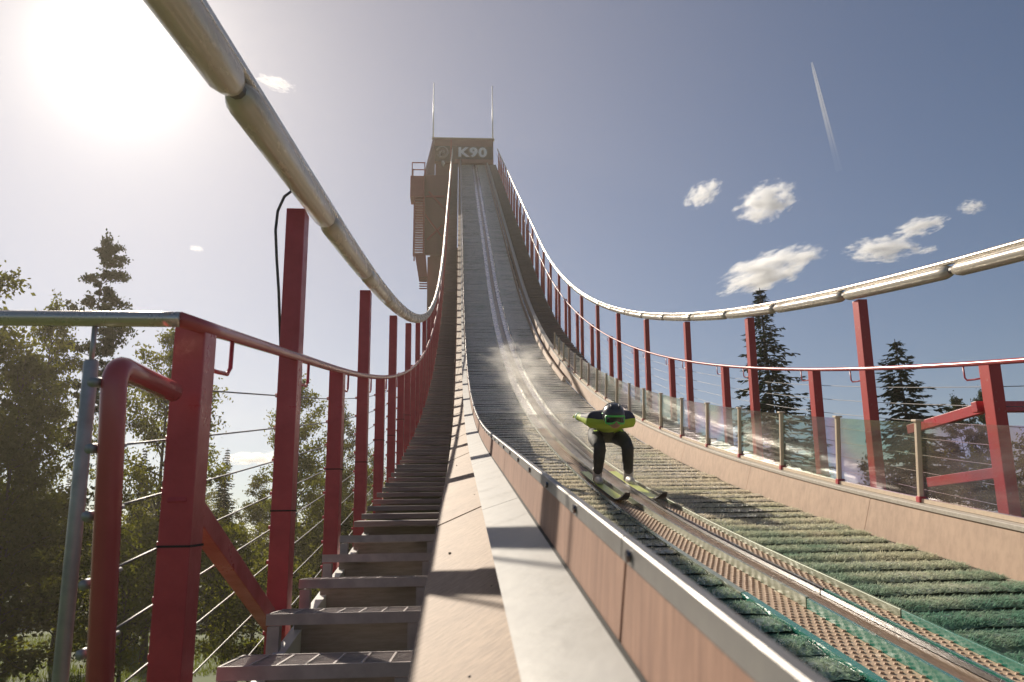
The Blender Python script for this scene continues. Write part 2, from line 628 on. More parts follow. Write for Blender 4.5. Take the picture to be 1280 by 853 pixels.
# left side wall : plywood panels
b = MB()
s = NEAR
panels = []
while s < TOP - .5:
    e = min(s + 2.45, TOP)
    panels.append((s, e))
    b.sweep([(.194, -.29), (.2045, -.175), (.2115, -.175), (.2115, -.99), (.194, -.99)], srange(s + .006, e - .006, .5))
    s = e
part(b, 'side_wall', M['ply_wall'], ramp, label='brown plywood left side wall')
b = MB()
b.sweep([(.1965, -.30), (.206, -.19), (.2095, -.19), (.2095, -.98), (.1965, -.98)], ss)
for s_, e_ in panels[1:]:
    pass
b.sweep([(.189, -.2845), (.1938, -.2815), (.1938, -.287), (.189, -.287)], srange(NEAR, 30))
part(b, 'backing_board', M['seam'], ramp)
b = MB()
for s_, e_ in panels:
    b.sweep([(.198, -.183), (.199, -.159), (.2008, -.157), (.213, -.1585), (.217, -.161), (.217, -.19), (.213, -.19), (.212, -.166), (.205, -.165), (.203, -.183)],
            srange(s_ + .003, e_ - .003, .4))
cap = part(b, 'wall_cap', M['cap'], ramp)
s = .9
while s < 20:
    b = MB()
    x, t, n = frame(s)
    p = W(s, .199, -.171)
    b.tube([p, p - x*.006], .007, 8)
    part(b, 'bolt', M['dark_rail'], cap)
    s += .42

# right wall
b = MB()
s = NEAR
while s < TOP - .5:
    e = min(s + 2.5, TOP)
    b.sweep([(3.2, -1.0), (3.268, -.715), (3.30, -.715), (3.24, -1.0)], srange(s + .003, e - .003, .5))
    s = e
part(b, 'side_wall', M['ply_right'], ramp, label='tan board right side wall')
b = MB()
s = NEAR
while s < TOP - .5:
    e = min(s + 2.5, TOP)
    b.sweep([(3.252, -.725), (3.252, -.70), (3.258, -.695), (3.40, -.695), (3.40, -.73), (3.272, -.73)], srange(s + .002, e - .002, .5))
    s = e
part(b, 'wall_cap', M['capr'], ramp)
# inner kick board on the upper right wall
b = MB()
b.sweep([(3.02, -.97), (3.06, -.84), (3.10, -.84), (3.14, -.97)], srange(22.5, TOP))
part(b, 'kick_board', M['ply_right'], ramp)

# ------------------------------------------------------------------ plastic mats
def mat_row(mb, s, x0, x1, near, rr):
    nx = max(6, int((x1 - x0)/(.035 if near > 1 else .07 if near else .22)))
    sag = rr.uniform(-.004, .006)
    L = .36
    rows = []
    for k, (ds, h) in enumerate(((.03, .002), (-.004, .016), (.05, .025), (.17, .021), (.26, .010), (L, .003))):
        row = []
        for i in range(nx + 1):
            x = x0 + (x1 - x0)*i/nx
            w = noise.noise(Vector((x*4, s*3.1, 0)))*.012 + noise.noise(Vector((x*23, s*7, 3)))*.006
            fr = (rr.uniform(-.014, .014) if near and k < 2 else 0)
            hh = h*(1 + .35*noise.noise(Vector((x*1.7, s*2.3, 11))))*(.55 + .45*min(1, (x - x0)/.35) if x0 > 2 and k in (1, 2) else 1) + (noise.noise(Vector((x*9, s*5, k)))*.007 if k in (1, 2, 3) else 0) + sag*(k in (1, 2))
            row.append(W(s + ds + w*(k < 3) + fr, x, -1.0 + max(.003, hh)))
        rows.append(row)
    vs = [p for r_ in rows for p in r_]
    n = nx + 1
    mb.add(vs, [(k*n + i, k*n + i + 1, (k + 1)*n + i + 1, (k + 1)*n + i) for k in range(1, 5) for i in range(nx)])
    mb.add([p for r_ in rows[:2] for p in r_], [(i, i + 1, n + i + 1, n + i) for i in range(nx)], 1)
    cnt = {0: 0, 1: 420, 2: 2300, 3: 4200}[near]
    cnt = int(cnt*(x1 - x0)/1.1)
    X, T, N = frame(s)
    for _ in range(cnt):
        x = rr.uniform(x0, x1)
        q = rr.random()
        d = rr.uniform(-.006, .25)
        h = .014 + .011*max(0, 1 - abs(d - .06)/.14) - .04*max(0, d - .17)
        p = W(s + d, x, -1.0 + max(.006, h + rr.uniform(-.006, .006)))
        L2 = rr.uniform(.015, .042)
        dirv = (-T*rr.uniform(.5, 1.1) + N*rr.uniform(.05, .75) + X*rr.uniform(-.4, .4)).normalized()
        w = X*rr.uniform(.0018, .0042)*(1.7 if near == 1 else 1)
        mb.add([p - w, p + w, p + dirv*L2], [(0, 1, 2)], 2)


SIDES = ((.235, 1.472), (2.125, 3.17))
rows = []
s = -1.4
while s < TOP - .5:
    for k in (0, 1):
        rows.append((s, k))
    s += .30
# near rows as single parts, the rest as one mass
first = [r for r in rows if 2.0 < r[0]][:100]
fs = set(first)
rest = MB()
rr = random.Random(3)
for r in rows:
    s, k = r
    x0, x1 = SIDES[k]
    x0 += rr.uniform(-.01, .015)
    x1 += rr.uniform(-.05, .02) if k else rr.uniform(-.01, .0)
    if r in fs:
        lvl = (3 if k == 1 else 2) if s < 6 else 2 if s < 9.5 else 1
        b = MB()
        mat_row(b, s, x0, x1, lvl, rr)
        part(b, 'plastic_mat', [M['mat'], M['mat_edge_shade'], M['bristle']], ramp, fix=False)
    else:
        mat_row(rest, s, x0, x1, 0, rr)
part(rest, 'plastic_mats', [M['mat'], M['mat_edge_shade'], M['bristle']], ramp, kind='stuff', fix=False)

# ------------------------------------------------------------------ ski tracks
def groove(x0, x1, label):
    g = link('ski_track', None, ramp, label)
    b = MB()
    s = NEAR
    while s < TOP - .3:
        e = min(s + (.3 if s < 30 else 3), TOP)
        j = rnd.uniform(-.001, .001)
        b.sweep([(x0, -.978 + j), (x1, -.978 + j), (x1, -1.0), (x0, -1.0)], [s + .002, e - .002] if s < 30 else srange(s + .002, e - .002), mi=0 if s < 15 else 1)
        s = e
    part(b, 'stud_plate', [M['tan_plate'], M['wet_plate']], g)
    b = MB()
    s = 1.2
    kk = 0
    while s < 17:
        st = .048 if s < 8 else .06
        X, T, N = frame(s)
        nn = 5 if s < 8 else 4
        for i in range(nn):
            x = x0 + (x1 - x0)*(i + .5 + (.25 if kk % 2 else -.25))/nn
            p = W(s + rnd.uniform(-.003, .003), x, -.978)
            sg = 7 if s < 7 else 5
            ring = [p + (X*math.cos(6.2832*q/sg) + T*math.sin(6.2832*q/sg))*.0115 for q in range(sg)]
            ring2 = [p + N*.0065 + (X*math.cos(6.2832*q/sg) + T*math.sin(6.2832*q/sg))*.0065 for q in range(sg)]
            b.add(ring + ring2, [(q, (q + 1) % sg, (q + 1) % sg + sg, q + sg) for q in range(sg)] + [tuple(range(sg, 2*sg))])
        s += st
        kk += 1
    part(b, 'studs', M['stud'], g, fix=False, kind='stuff')
    return g


gL = groove(1.508, 1.688, 'ski track nearer the left wall')
gR = groove(1.888, 2.048, 'ski track nearer the right wall')


def profile_bar(parent, prof_near, prof_far, cut, m_near, m_far, name='edge_profile'):
    b = MB()
    b.sweep(prof_near, srange(NEAR, cut - .006))
    s = cut
    while s < TOP - .1:
        e = min(s + 3.0, TOP)
        b.sweep(prof_far, srange(s + .006, e - .006, .6), mi=1)
        s = e
    part(b, name, [m_near, m_far], parent)


def bar(x0, x1, h0, h1):
    return [(x0, h0), (x1, h0), (x1, h1), (x0, h1)]


# left groove: outer angle and inner upright
profile_bar(gL, [(1.472, -.999), (1.475, -.967), (1.503, -.962), (1.506, -.999)],
            [(1.472, -.999), (1.475, -.967), (1.503, -.962), (1.506, -.999)], 4.05, M['teal'], M['pale_profile'])
profile_bar(gL, bar(1.690, 1.708, -.999, -.930), bar(1.690, 1.708, -.999, -.926), 3.75, M['teal'], M['pale_profile'])
# right groove
profile_bar(gR, bar(1.856, 1.868, -.999, -.938), bar(1.856, 1.868, -.999, -.938), 3.95, M['dark_rail'], M['dark_rail'], 'steel_rail')
profile_bar(gR, bar(1.874, 1.886, -.999, -.932), bar(1.874, 1.886, -.999, -.932), 3.95, M['teal'], M['dark_rail'])
profile_bar(gR, [(2.050, -.999), (2.050, -.943), (2.053, -.940), (2.115, -.962), (2.115, -.999)],
            [(2.050, -.999), (2.050, -.943), (2.053, -.940), (2.115, -.962), (2.115, -.999)], 3.55, M['teal'], M['pale_profile'])
b = MB()
s = NEAR
while s < TOP - .3:
    e = min(s + 2.9, TOP)
    b.sweep([(1.712, -.962), (1.852, -.962), (1.852, -.999), (1.712, -.999)], srange(s + .002, e - .002, .6))
    s = e
part(b, 'centre_board', M['wet_board'], ramp)

# ------------------------------------------------------------------ stairs
def box_mesh(name, sx, sy, sz, m, bevel=.004, off=(0, 0, 0)):
    b = MB()
    b.box(off, sx, sy, sz)
    return b.mesh(name, m, bevel=bevel)


RISER_FACES = []


def stairs(x0, x1, dh, base_s, label, s_first, grating_until):
    t = thing('staircase', W(base_s, (x0 + x1)/2, dh - .3), label, 'stairs', 'stairs along the inrun')
    w = x1 - x0
    xm = (x0 + x1)/2
    # stringers: pale steel channels
    for x in (x0 + .06, x1 - .04):
        b = MB()
        b.sweep([(x - .025, dh - .30), (x + .025, dh - .30), (x + .025, dh - .12), (x - .025, dh - .12)], srange(s_first - .6, TOP))
        part(b, 'stringer', M['white'] if x < xm else M['galv'], t)
    # grating tread mesh (flat, local x across, y uphill)
    g = MB()
    g.box((0, -.155, -.022), w, .012, .045)
    g.box((0, .155, -.022), w, .012, .045)
    for x in (-w/2 + .004, w/2 - .004):
        g.box((x, 0, -.022), .008, .298, .045)
    k = 7
    for i in range(1, k):
        g.box((-w/2 + w*i/k, 0, -.016), .008, .296, .03)
    for i in range(1, 9):
        g.box((0, -.15 + .3*i/9, -.014), w - .018, .004, .022)
    gm = g.mesh('tread', M['grating'])
    lg = MB()
    lg.box((0, -.13, -.19), .05, .05, .28)
    legm = lg.mesh('tread_leg', M['grating'])
    wood = MB()
    wood.box((0, 0, -.022), w - .02, .30, .044)
    wm = wood.mesh('tread', M['old_wood'], bevel=.006)
    ris = MB()
    ris.box((0, .16, -.11), w - .1, .018, .20)
    rm = ris.mesh('riser', M['riser'])
    s = s_first
    pos = []
    while s < TOP - 1:
        pos.append(s)
        a = math.degrees(prof(s)[2] + ALPHA)
        s += .66 if s < grating_until else max(.25, .40 - .004*(a - 12))
    rest = MB()
    parts = 0
    for i, s in enumerate(pos):
        p = W(s, xm, dh)
        tilt = (prof(s)[2] + ALPHA)*.3
        rot = Matrix.Rotation(tilt, 3, 'X')
        if parts < 100:
            if s < grating_until:
                o = placed(gm, 'tread', t, p, Matrix.Rotation(0, 3, 'X'), label='steel grating tread')
                for x_ in (-w/2 + .03, w/2 - .05):
                    l_ = link('tread_leg', legm, o)
                    l_.location = (x_, 0, 0)
                r_ = link('riser', rm, o)
                r_.scale = (1, 1, 1.3)
                r_.location = (0, .02, -.02)
            else:
                o = placed(wm, 'tread', t, p + Vector((rnd.uniform(-.008, .008), 0, rnd.uniform(-.005, .005))), rot)
                r_ = link('riser', rm, o)
            parts += 1
        else:
            rest.box(p, w - .02, .30, .044, rot)
            rest.box(p + Vector((0, .16, -.11)), w - .1, .018, .2)
    part(rest, 'treads', M['old_wood'], t, kind='stuff')
    return t


stL = stairs(-.80, -.14, -.88, 2.2, 'dark stairs climbing between the red railing and the sunlit plywood cladding', 2.20, 6.0)
stR = stairs(3.50, 4.34, -.90, 2.2, 'stairs climbing behind the clear panels on the far side of the inrun', 2.3, 2.4)

# ------------------------------------------------------------------ railings with lamps
LEAN = {-1: .0, 1: .0}


def railing(side, xp, xr, xt, h_rail, h_tube, talls, meds, h_low, label, w_post, s_start, n_cab):
    t = thing('railing', W(s_start, xp, h_low), label, 'railing', 'red railings along the inrun')

    def post_rot(s):
        # upright posts, leaning slightly back with the slope
        a = (prof(s)[2] + ALPHA)*(.35 if side > 0 else .30)
        return Matrix.Rotation(a, 3, 'X') @ Matrix.Rotation(-LEAN[side] if side < 0 else .0, 3, 'Y').transposed()

    def post_mesh(h, name='post'):
        b = MB()
        b.box((0, 0, h/2), w_post, w_post*1.25, h)
        return b.mesh(name, M['red'] if side < 0 else M['red_worn'], bevel=.006)

    hp_t = h_tube - h_low - .13
    hp_m = h_rail - h_low - .035
    mt, mm_ = post_mesh(hp_t), post_mesh(hp_m)
    # little bolts and bracket
    br = MB()
    br.tube([(-side*0, -w_post*.62, -.07 - 0), (0, -w_post*.62 - .07, -.07), (0, -w_post*.62 - .095, -.055), (0, -w_post*.62 - .10, -.03), (0, -w_post*.62 - .10, .035)], .008, 8)
    br = MB()
    xo = xr - xp
    br.tube([(0, .04, -.115), (xo*.5, .18, -.115), (xo*.9, .255, -.11), (xo, .275, -.085), (xo, .28, .03)], .008, 8)
    brm = br.mesh('bracket', M['red'], smooth=True)
    bl = MB()
    bl.tube([(side*(w_post/2), 0, 0), (side*(w_post/2 + .02), 0, 0)], .011, 8)
    blm = bl.mesh('cable_bolts', M['red'])
    shoe = MB()
    shoe.box((0, 0, .20), w_post + .012, w_post*1.25 + .012, .40)
    shm = shoe.mesh('dark_shoe', M['seam'])
    bd = MB()
    bd.box((0, 0, 0), w_post + .006, w_post*1.25 + .006, .007)
    bdm = bd.mesh('band', M['seam'])
    for kind, arr, me, h in (('t', talls, mt, hp_t), ('m', meds, mm_, hp_m)):
        for s in arr:
            rot = post_rot(s)
            foot = W(s, xp, h_rail)
            down = rot @ Vector((0, 0, 1))
            hr = (h_rail - h_low - .035)
            pos = foot - down*hr
            o = placed(me, 'post', t, pos, rot, label='tall lamp-carrying post' if kind == 't' else 'short handrail post')
            if s < 40:
                c = link('bracket', brm, o)
                c.location = (0, 0, hr)
                if side < 0 and s < 14:
                    c = link('band', bdm, o)
                    c.location = (0, 0, hr - (.78 if kind == 't' else .70))
                for k in range(n_cab if s < 15 else 0):
                    c = link('bolt', blm, o)
                    c.location = (0, 0, hr - .20 - k*.165)
    # handrail
    b = MB()
    s1 = srange(s_start, TOP)
    b.tube([W(s, xr, h_rail) for s in s1], .0235, 12)
    part(b, 'handrail', M['red_rail'], t, smooth=True)
    # top rail and lamps
    st0 = -1.3
    b = MB()
    b.tube([W(s, xt - side*.015, h_tube + .055) for s in srange(st0, TOP - 3)], .026, 12)
    part(b, 'top_rail', M['steel'], t, smooth=True, label='thin steel rail above the lamps')
    s = st0 + .12
    pitch = 1.96
    off = 2.75 if side < 0 else 6.56
    s = off - math.floor((off - st0)/pitch)*pitch
    while s < TOP - 5:
        e = s + pitch - .06
        b = MB()
        r0 = .066
        L = [s, s + .008, s + .05, s + .09] + [s + .09 + (e - s - .18)*q/4 for q in range(1, 4)] + [e - .09, e - .05, e - .008, e]
        Rr = [.028, .046, .058, r0, r0, r0, r0, r0, .058, .046, .028]
        b.tube([W(q, xt, h_tube - .025) for q in L], Rr, 14 if s < 20 else 8)
        o = part(b, 'tube_lamp', M['lamp'], t, smooth=True)
        if s < 24:
            b = MB()
            b.tube([W(s - .05, xt, h_tube - .02), W(s + .02, xt, h_tube - .02)], .034, 10)
            part(b, 'coupling', M['lamp_end'], o)
            for q in (s + .2, e - .2, (s + e)/2):
                b = MB()
                b.box(W(q, xt - side*.01, h_tube + .035), .012, .03, .07, rotm(q))
                part(b, 'lamp_clip', M['lamp_end'], o)
        s += pitch
    # wire ropes
    for k in range(n_cab):
        b = MB()
        b.tube([W(s, xp + side*(w_post/2 + .006), h_rail - .20 - k*.165) for s in srange(s_start - (.3 if side < 0 else 0), 60)], .0034, 6)
        part(b, 'wire_rope', M['cable'], t, smooth=True)
    return t


tallsL = [4.07 + 3.07*k for k in range(30)]
medsL = [2.62] + [5.62 + 3.07*k for k in range(29)]
tallsR = [-1.3, 1.66, 4.92] + [8.17 + 3.3*k for k in range(26)]
medsR = [.2, 3.0, 6.2] + [9.43 + 3.28*k for k in range(26)]
rlL = railing(-1, -.872, -.835, -.80, .27, 1.165, tallsL, medsL, -1.35, 'red steel railing with steel tube lamps beside the dark stairs', .098, 2.36, 8)
rlR = railing(1, 4.45, 4.41, 4.39, .352, 1.215, tallsR, medsR, -1.4, 'red steel railing with cream tube lamps beyond the clear panels', .105, -1.4, 8)

# left near end: cross rail, anchor pipe, brace, grey pole, turnbuckles
b = MB()
c0 = W(2.36, -.835, .27)
b.tube([c0, c0 + Vector((-.05, 0, 0)), c0 + Vector((-2.6, -.05, .0))], .0235, 14)
part(b, 'cross_rail', M['steel'], rlL, smooth=True, label='bare steel rail running left from the corner post')
b = MB()
pa = W(2.02, -.872, .115)
dn = Vector((.02, .12, -1)).normalized()
arm = W(2.42, -.872, .055)
pts = [pa + dn*1.6, pa + dn*.06]
for q in range(1, 7):
    a = q/6*math.pi/2
    pts.append(pa + dn*(.055*(1 - math.sin(a))) + (arm - pa).normalized()*(.055*(1 - math.cos(a))))
pts.append(arm)
b.tube(pts, .031, 14)
part(b, 'anchor_pipe', M['red_rail'], rlL, smooth=True, label='bent red pipe anchoring the wire ropes')
for k in range(8):
    b = MB()
    h = .27 - .20 - k*.165
    p0 = W(2.05, -.905, h)
    x, t_, n_ = frame(2.1)
    b.tube([p0 - t_*.03, p0 + t_*.10], .0085, 8)
    b.tube([p0 + t_*.10, p0 + t_*.13], .006, 8)
    b.tube([p0 - t_*.061 - x*.01, p0 - t_*.031], .013, 8)
    part(b, 'turnbuckle', M['galv'], rlL, smooth=True)
b = MB()
p0, p1 = W(2.50, -.872, -.25), W(3.95, -.872, -1.10)
d = (p1 - p0)
rot = d.to_track_quat('Y', 'Z').to_matrix()
b.box((p0 + p1)/2, .06, d.length, .075, rot)
part(b, 'brace', M['red'], rlL, bevel=.004)
b = MB()
g0 = c0 + Vector((-.245, 0, 0))
gd = Vector((.0, .07, -1)).normalized()
b.tube([g0, g0 + gd*.16], .0075, 10)
b.tube([g0 + gd*.125, g0 + gd*.13, g0 + gd*1.9], [.018, .0205, .0205], 14)
part(b, 'grey_pole', M['galv'], rlL, smooth=True, label='grey pole with a thin rod under the cross rail')
b = MB()
p0 = W(3.95, -.83, 1.10)
b.tube([W(4.0, -.82, 1.12), W(4.0, -.86, 1.14), W(3.99, -.905, 1.10), W(3.98, -.935, 1.02), W(3.98, -.944, .92), W(3.99, -.938, .78), W(4.02, -.93, .6), W(4.07, -.925, .3)], .0075, 8)
part(b, 'power_cord', M['black'], rlL, smooth=True)
# right near braces of the landing
for (sa, ha, sb, hb) in ((6.25, .0, 7.5, -.27), (6.2, -.56, 7.2, -.76)):
    b = MB()
    p0, p1 = W(sa, 4.52, ha), W(sb, 4.52, hb)
    d = p1 - p0
    b.box((p0 + p1)/2, .06, d.length, .09, d.to_track_quat('Y', 'Z').to_matrix())
    part(b, 'brace', M['red'], rlR, bevel=.004)
b = MB()
p0 = W(6.3, 4.62, -.02)
b.box(p0, .5, .07, .09)
part(b, 'bracket_arm', M['red'], rlR, bevel=.004)

# ------------------------------------------------------------------ clear panel barrier
gb = thing('glass_barrier', W(3, 3.33, -.70), 'barrier of clear panels between tan posts standing on the right side wall', 'glass barrier')
pm = MB()
pm.box((0, 0, .29), .036, .03, .58)
pm.box((0, 0, .588), .062, .06, .016)
pme = pm.mesh('barrier_post', M['sill'], bevel=.003)
fm = MB()
fm.box((0, 0, .022), .05, .045, .044)
fme = fm.mesh('foot', M['red'], bevel=.003)
gs = [5.44 + 1.195*k for k in range(-5, 19)]
for i, s in enumerate(gs):
    o = placed(pme, 'barrier_post', gb, W(s, 3.335, -.693), rotm(s))
    link('foot', fme, o)
    if i < len(gs) - 1:
        b = MB()
        b.sweep([(3.345, -.672), (3.349, -.672), (3.349, -.118), (3.345, -.118)], srange(s + .005, gs[i + 1] - .005, .4))
        part(b, 'clear_panel', M['glass'], gb)
b = MB()
b.sweep([(3.325, -.692), (3.372, -.692), (3.372, -.665), (3.325, -.665)], srange(gs[0], gs[-1]))
part(b, 'bottom_rail', M['sill'], gb)

# ------------------------------------------------------------------ start tower
Yt = W(97, 1.7, -1).y
tow = thing('start_tower', Vector((1.0, Yt, GROUND)), 'dark red start tower with a K90 sign at the head of the inrun', 'tower')
a, c = PY(541, 203, Yt), PY(616.5, 174.5, Yt)
xl, xr_, zb, zt = a.x, c.x, a.z, c.z
# sign wall
b = MB()
b.box(((xl + xr_)/2, Yt + .2, (zb + zt)/2), xr_ - xl, .4, zt - zb)
part(b, 'head_wall', M['tower'], tow, bevel=.03)
sg = MB()
s0 = PY(543, 202, Yt)
s1 = PY(562.5, 183, Yt)
s2 = PY(616, 183, Yt)
sg.box(((s0.x + s1.x)/2, Yt - .04, (s0.z + s1.z)/2), s1.x - s0.x, .06, s1.z - s0.z)
sg.box(((s1.x + .15 + s2.x)/2, Yt - .04, (s0.z + s1.z)/2), s2.x - s1.x - .15, .06, s1.z - s0.z)
sign = part(sg, 'sign_board', M['sign'], tow)
b = MB()
mz = PY(564, 176, Yt)
mz2 = PY(566, 216, Yt - 1)
b.box((mz.x, Yt - .1, (mz.z + mz2.z)/2), .16, .14, mz.z - mz2.z)
part(b, 'mullion', M['tower_red'], tow)
b = MB()
b.box(((xl + xr_)/2, Yt + .2, zt + .05), xr_ - xl + .3, .6, .10)
part(b, 'roof_trim', M['sill'], tow)
# lettering
cu = bpy.data.curves.new('lettering', 'FONT')
cu.body = 'K90'
cu.size = 2.2
cu.extrude = .02
cu.offset = .085
cu.space_character = 1.12
cu.align_x = 'CENTER'
cu.align_y = 'CENTER'
tmp = bpy.data.objects.new('lettering', cu)
COL.objects.link(tmp)
dg = bpy.context.evaluated_depsgraph_get()
me = bpy.data.meshes.new_from_object(tmp.evaluated_get(dg))
bpy.data.objects.remove(tmp)
xs = [v.co.x for v in me.vertices]
ys = [v.co.y for v in me.vertices]
t0, t1 = PY(573, 197, Yt), PY(608.5, 185.2, Yt)
kx, ky = (t1.x - t0.x)/(max(xs) - min(xs)), (t1.z - t0.z)/(max(ys) - min(ys))
mx0, my0 = min(xs), min(ys)
for v in me.vertices:
    v.co = Vector((t0.x + (v.co.x - mx0)*kx, Yt - .095 - v.co.z, t0.z + (v.co.y - my0)*ky)) - Vector(tow.location)
me.materials.clear()
me.materials.append(M['sign_white'])
link('lettering', me, sign)
# round emblem: ring with a curl inside
b = MB()
e0 = PY(552.5, 191, Yt)
er = abs(PY(559.5, 191, Yt).x - e0.x)
ec = Vector((e0.x, Yt - .10, e0.z))
b.tube([ec + Vector((math.cos(q)*er, 0, math.sin(q)*er)) for q in [R(-140 + 300*i/30) for i in range(31)]], .11, 6)
b.tube([ec + Vector((-.45*er, 0, -.75*er)), ec + Vector((-.35*er, 0, 0)), ec + Vector((0, 0, .35*er)), ec + Vector((.45*er, 0, .2*er)), ec + Vector((.35*er, 0, -.15*er)), ec + Vector((0, 0, -.1*er))], .13, 6)
part(b, 'emblem', M['sign_grey'], sign)
b = MB()
zd = PY(545, 262, Yt).z
b.box(((xl + .3 - .8)/2, Yt + .5, (zb + zd)/2 - 2), -.8 - xl - .3, .3, zb - zd + 4)
part(b, 'back_wall', M['tower'], tow)
# masts
for (u0, v0, v1) in ((541.5, 176, 104), (616, 176, 108)):
    p = PY(u0, v0, Yt + .3)
    q = PY(u0, v1, Yt + .3)
    b = MB()
    b.tube([p - Vector((0, 0, .3)), Vector((p.x, p.y, q.z))], [.085, .055], 8)
    part(b, 'mast', M['white'], tow, smooth=True)
# side walls and body
Yf = W(72, 0, 0).y
pl = PY(530.5, 219, Yf)
zr0 = W(72, 0, -2.2).z
zr1 = W(96, 0, -2.2).z
b = MB()
vs = [(xl, Yt, zt), (xl, Yf, pl.z), (xl, Yf, zr0 - 5), (xl, Yt, zr1 - 8)]
b.add(vs + [(x + .25, y, z) for x, y, z in vs], [(0, 1, 2, 3), (7, 6, 5, 4), (0, 4, 5, 1), (1, 5, 6, 2), (2, 6, 7, 3), (3, 7, 4, 0)])
part(b, 'cladding_panel', M['tower'], tow)
b = MB()
zm = PY(531, 318, Yf).z
b.box(((xl - .75)/2, Yf + .15, (pl.z + zm)/2), -.75 - xl, .3, pl.z - zm)
x2 = PY(534, 350, Yf + .6).x
b.box(((x2 - .75)/2, Yf + .75, (zm + GROUND)/2), -.75 - x2, .3, zm - GROUND)
part(b, 'cladding_panel', M['tower'], tow)
b = MB()
b.box((1.4, (Yf + Yt)/2 + 3, (zr0 - 3 + GROUND)/2), 8.2, Yt - Yf, zr0 - 3 - GROUND)
part(b, 'tower_body', M['tower'], tow, bevel=.05)
for (u0, v0, u1, v1) in ((531, 268, 552, 296), (536, 240, 556, 262), (534, 300, 553, 282), (532, 246, 556, 246)):
    p, q = PY(u0, v0, Yf - .1), PY(u1, v1, Yf - .1)
    b = MB()
    d = q - p
    b.box((p + q)/2, .14, d.length, .14, d.to_track_quat('Y', 'Z').to_matrix())
    part(b, 'diagonal_brace', M['tower_red'], tow)
# small floodlight hanging at the head wall
p = PY(553, 202, Yt - 1.5)
b = MB()
b.tube([p, p + Vector((.1, 0, -.25)), p + Vector((.05, 0, -.6))], [.18, .24, .1], 8)
part(b, 'floodlight', M['white'], tow, smooth=True)
b = MB()
b.box((1.75, Yt - .6, W(96.5, 0, -.9).z + .0), 4.6, 1.0, .5)
part(b, 'start_platform', M['tower'], tow)

# stair tower hanging at the left
Ys = Yf - 1.2
st = thing('stair_tower', PY(524, 357, Ys), 'narrow slatted stair tower with a red landing box on the left of the start tower', 'stair tower')
p0, p1 = PY(512.5, 246, Ys), PY(530.5, 220, Ys)
b = MB()
b.box(((p0.x + p1.x)/2, Ys + .8, (p0.z + p1.z)/2), p1.x - p0.x, 1.6, p1.z - p0.z)
part(b, 'landing_box', M['tower_red'], st, bevel=.02)
b = MB()
q0, q1 = PY(515, 220, Ys), PY(531, 203, Ys)
for x in (q0.x, q1.x):
    b.box((x, Ys + .1, (q0.z + q1.z)/2), .08, .08, q1.z - q0.z)
    b.box((x, Ys + 1.4, (q0.z + q1.z)/2), .08, .08, q1.z - q0.z)
for y in (Ys + .1, Ys + 1.4):
    b.box(((q0.x + q1.x)/2, y, q1.z), q1.x - q0.x + .08, .085, .07)
part(b, 'guard_rail', M['tower_red'], st)
for (v0, v1, ul, ur) in ((246, 317, 518.5, 530.5), (346, 358, 524.0, 533.5)):
    n = int((v1 - v0)/3.0)
    for i in range(n + 1):
        v = v0 + (v1 - v0)*i/n
        pa_, pb_ = PY(ul, v, Ys), PY(ur, v, Ys)
        b = MB()
        b.box(((pa_.x + pb_.x)/2, Ys + .6, pa_.z), pb_.x - pa_.x, 1.0, .10, Matrix.Rotation(R(18), 3, 'X'))
        part(b, 'slat', M['tower_red'], st)
b = MB()
for (ul, v0, v1) in ((518, 246, 320), (530, 246, 320)):
    pa_, pb_ = PY(ul, v0, Ys), PY(ul, v1, Ys)
    b.box((pa_.x, Ys + .08, (pa_.z + pb_.z)/2), .11, .11, pa_.z - pb_.z)
    b.box((pa_.x, Ys + 1.2, (pa_.z + pb_.z)/2), .11, .11, pa_.z - pb_.z)
part(b, 'upright', M['tower_red'], st)
b = MB()
w0, w1, w2, w3 = PY(518.5, 318, Ys), PY(532, 318, Ys), PY(534, 346, Ys), PY(523, 346, Ys)
vs = [w0, w1, w2, w3]
vs = [Vector((q.x, Ys, q.z)) for q in vs]
b.add(vs + [q + Vector((0, 1.2, 0)) for q in vs], [(0, 1, 2, 3), (7, 6, 5, 4), (0, 4, 5, 1), (1, 5, 6, 2), (2, 6, 7, 3), (3, 7, 4, 0)])
part(b, 'cladding_panel', M['tower_red'], st)

# ------------------------------------------------------------------ ski jumper
SK = 8.85
Xc = 1.775
X, T, N = frame(SK)
ORG = W(SK, Xc, -.978)
FW = -T


def L(x, f, u):
    return ORG + X*x + FW*f + N*u


def skin_mesh(name, joints, edges, rads, mats, face_mat, levels=2):
    me = bpy.data.meshes.new(name)
    me.from_pydata([L(*j) for j in joints], edges, [])
    o = bpy.data.objects.new(name, me)
    COL.objects.link(o)
    sm = o.modifiers.new('skin', 'SKIN')
    sm.use_smooth_shade = True
    o.modifiers.new('sub', 'SUBSURF').levels = levels
    o.modifiers['sub'].render_levels = levels
    ly = me.skin_vertices[0].data if me.skin_vertices else None
    for i, r_ in enumerate(rads):
        ly[i].radius = r_ if isinstance(r_, tuple) else (r_, r_)
        ly[i].use_root = (i == 0)
    bpy.context.view_layer.update()
    dg = bpy.context.evaluated_depsgraph_get()
    m2 = bpy.data.meshes.new_from_object(o.evaluated_get(dg))
    bpy.data.objects.remove(o)
    m2.materials.clear()
    for q in mats:
        m2.materials.append(q)
    for p in m2.polygons:
        p.use_smooth = True
        p.material_index = face_mat(p.center)
    return m2


J, E_, RD = [], [], []


def jt(x, f, u, r_, parent=None):
    J.append((x, f, u))
    RD.append(r_)
    if parent is not None:
        E_.append((parent, len(J) - 1))
    return len(J) - 1


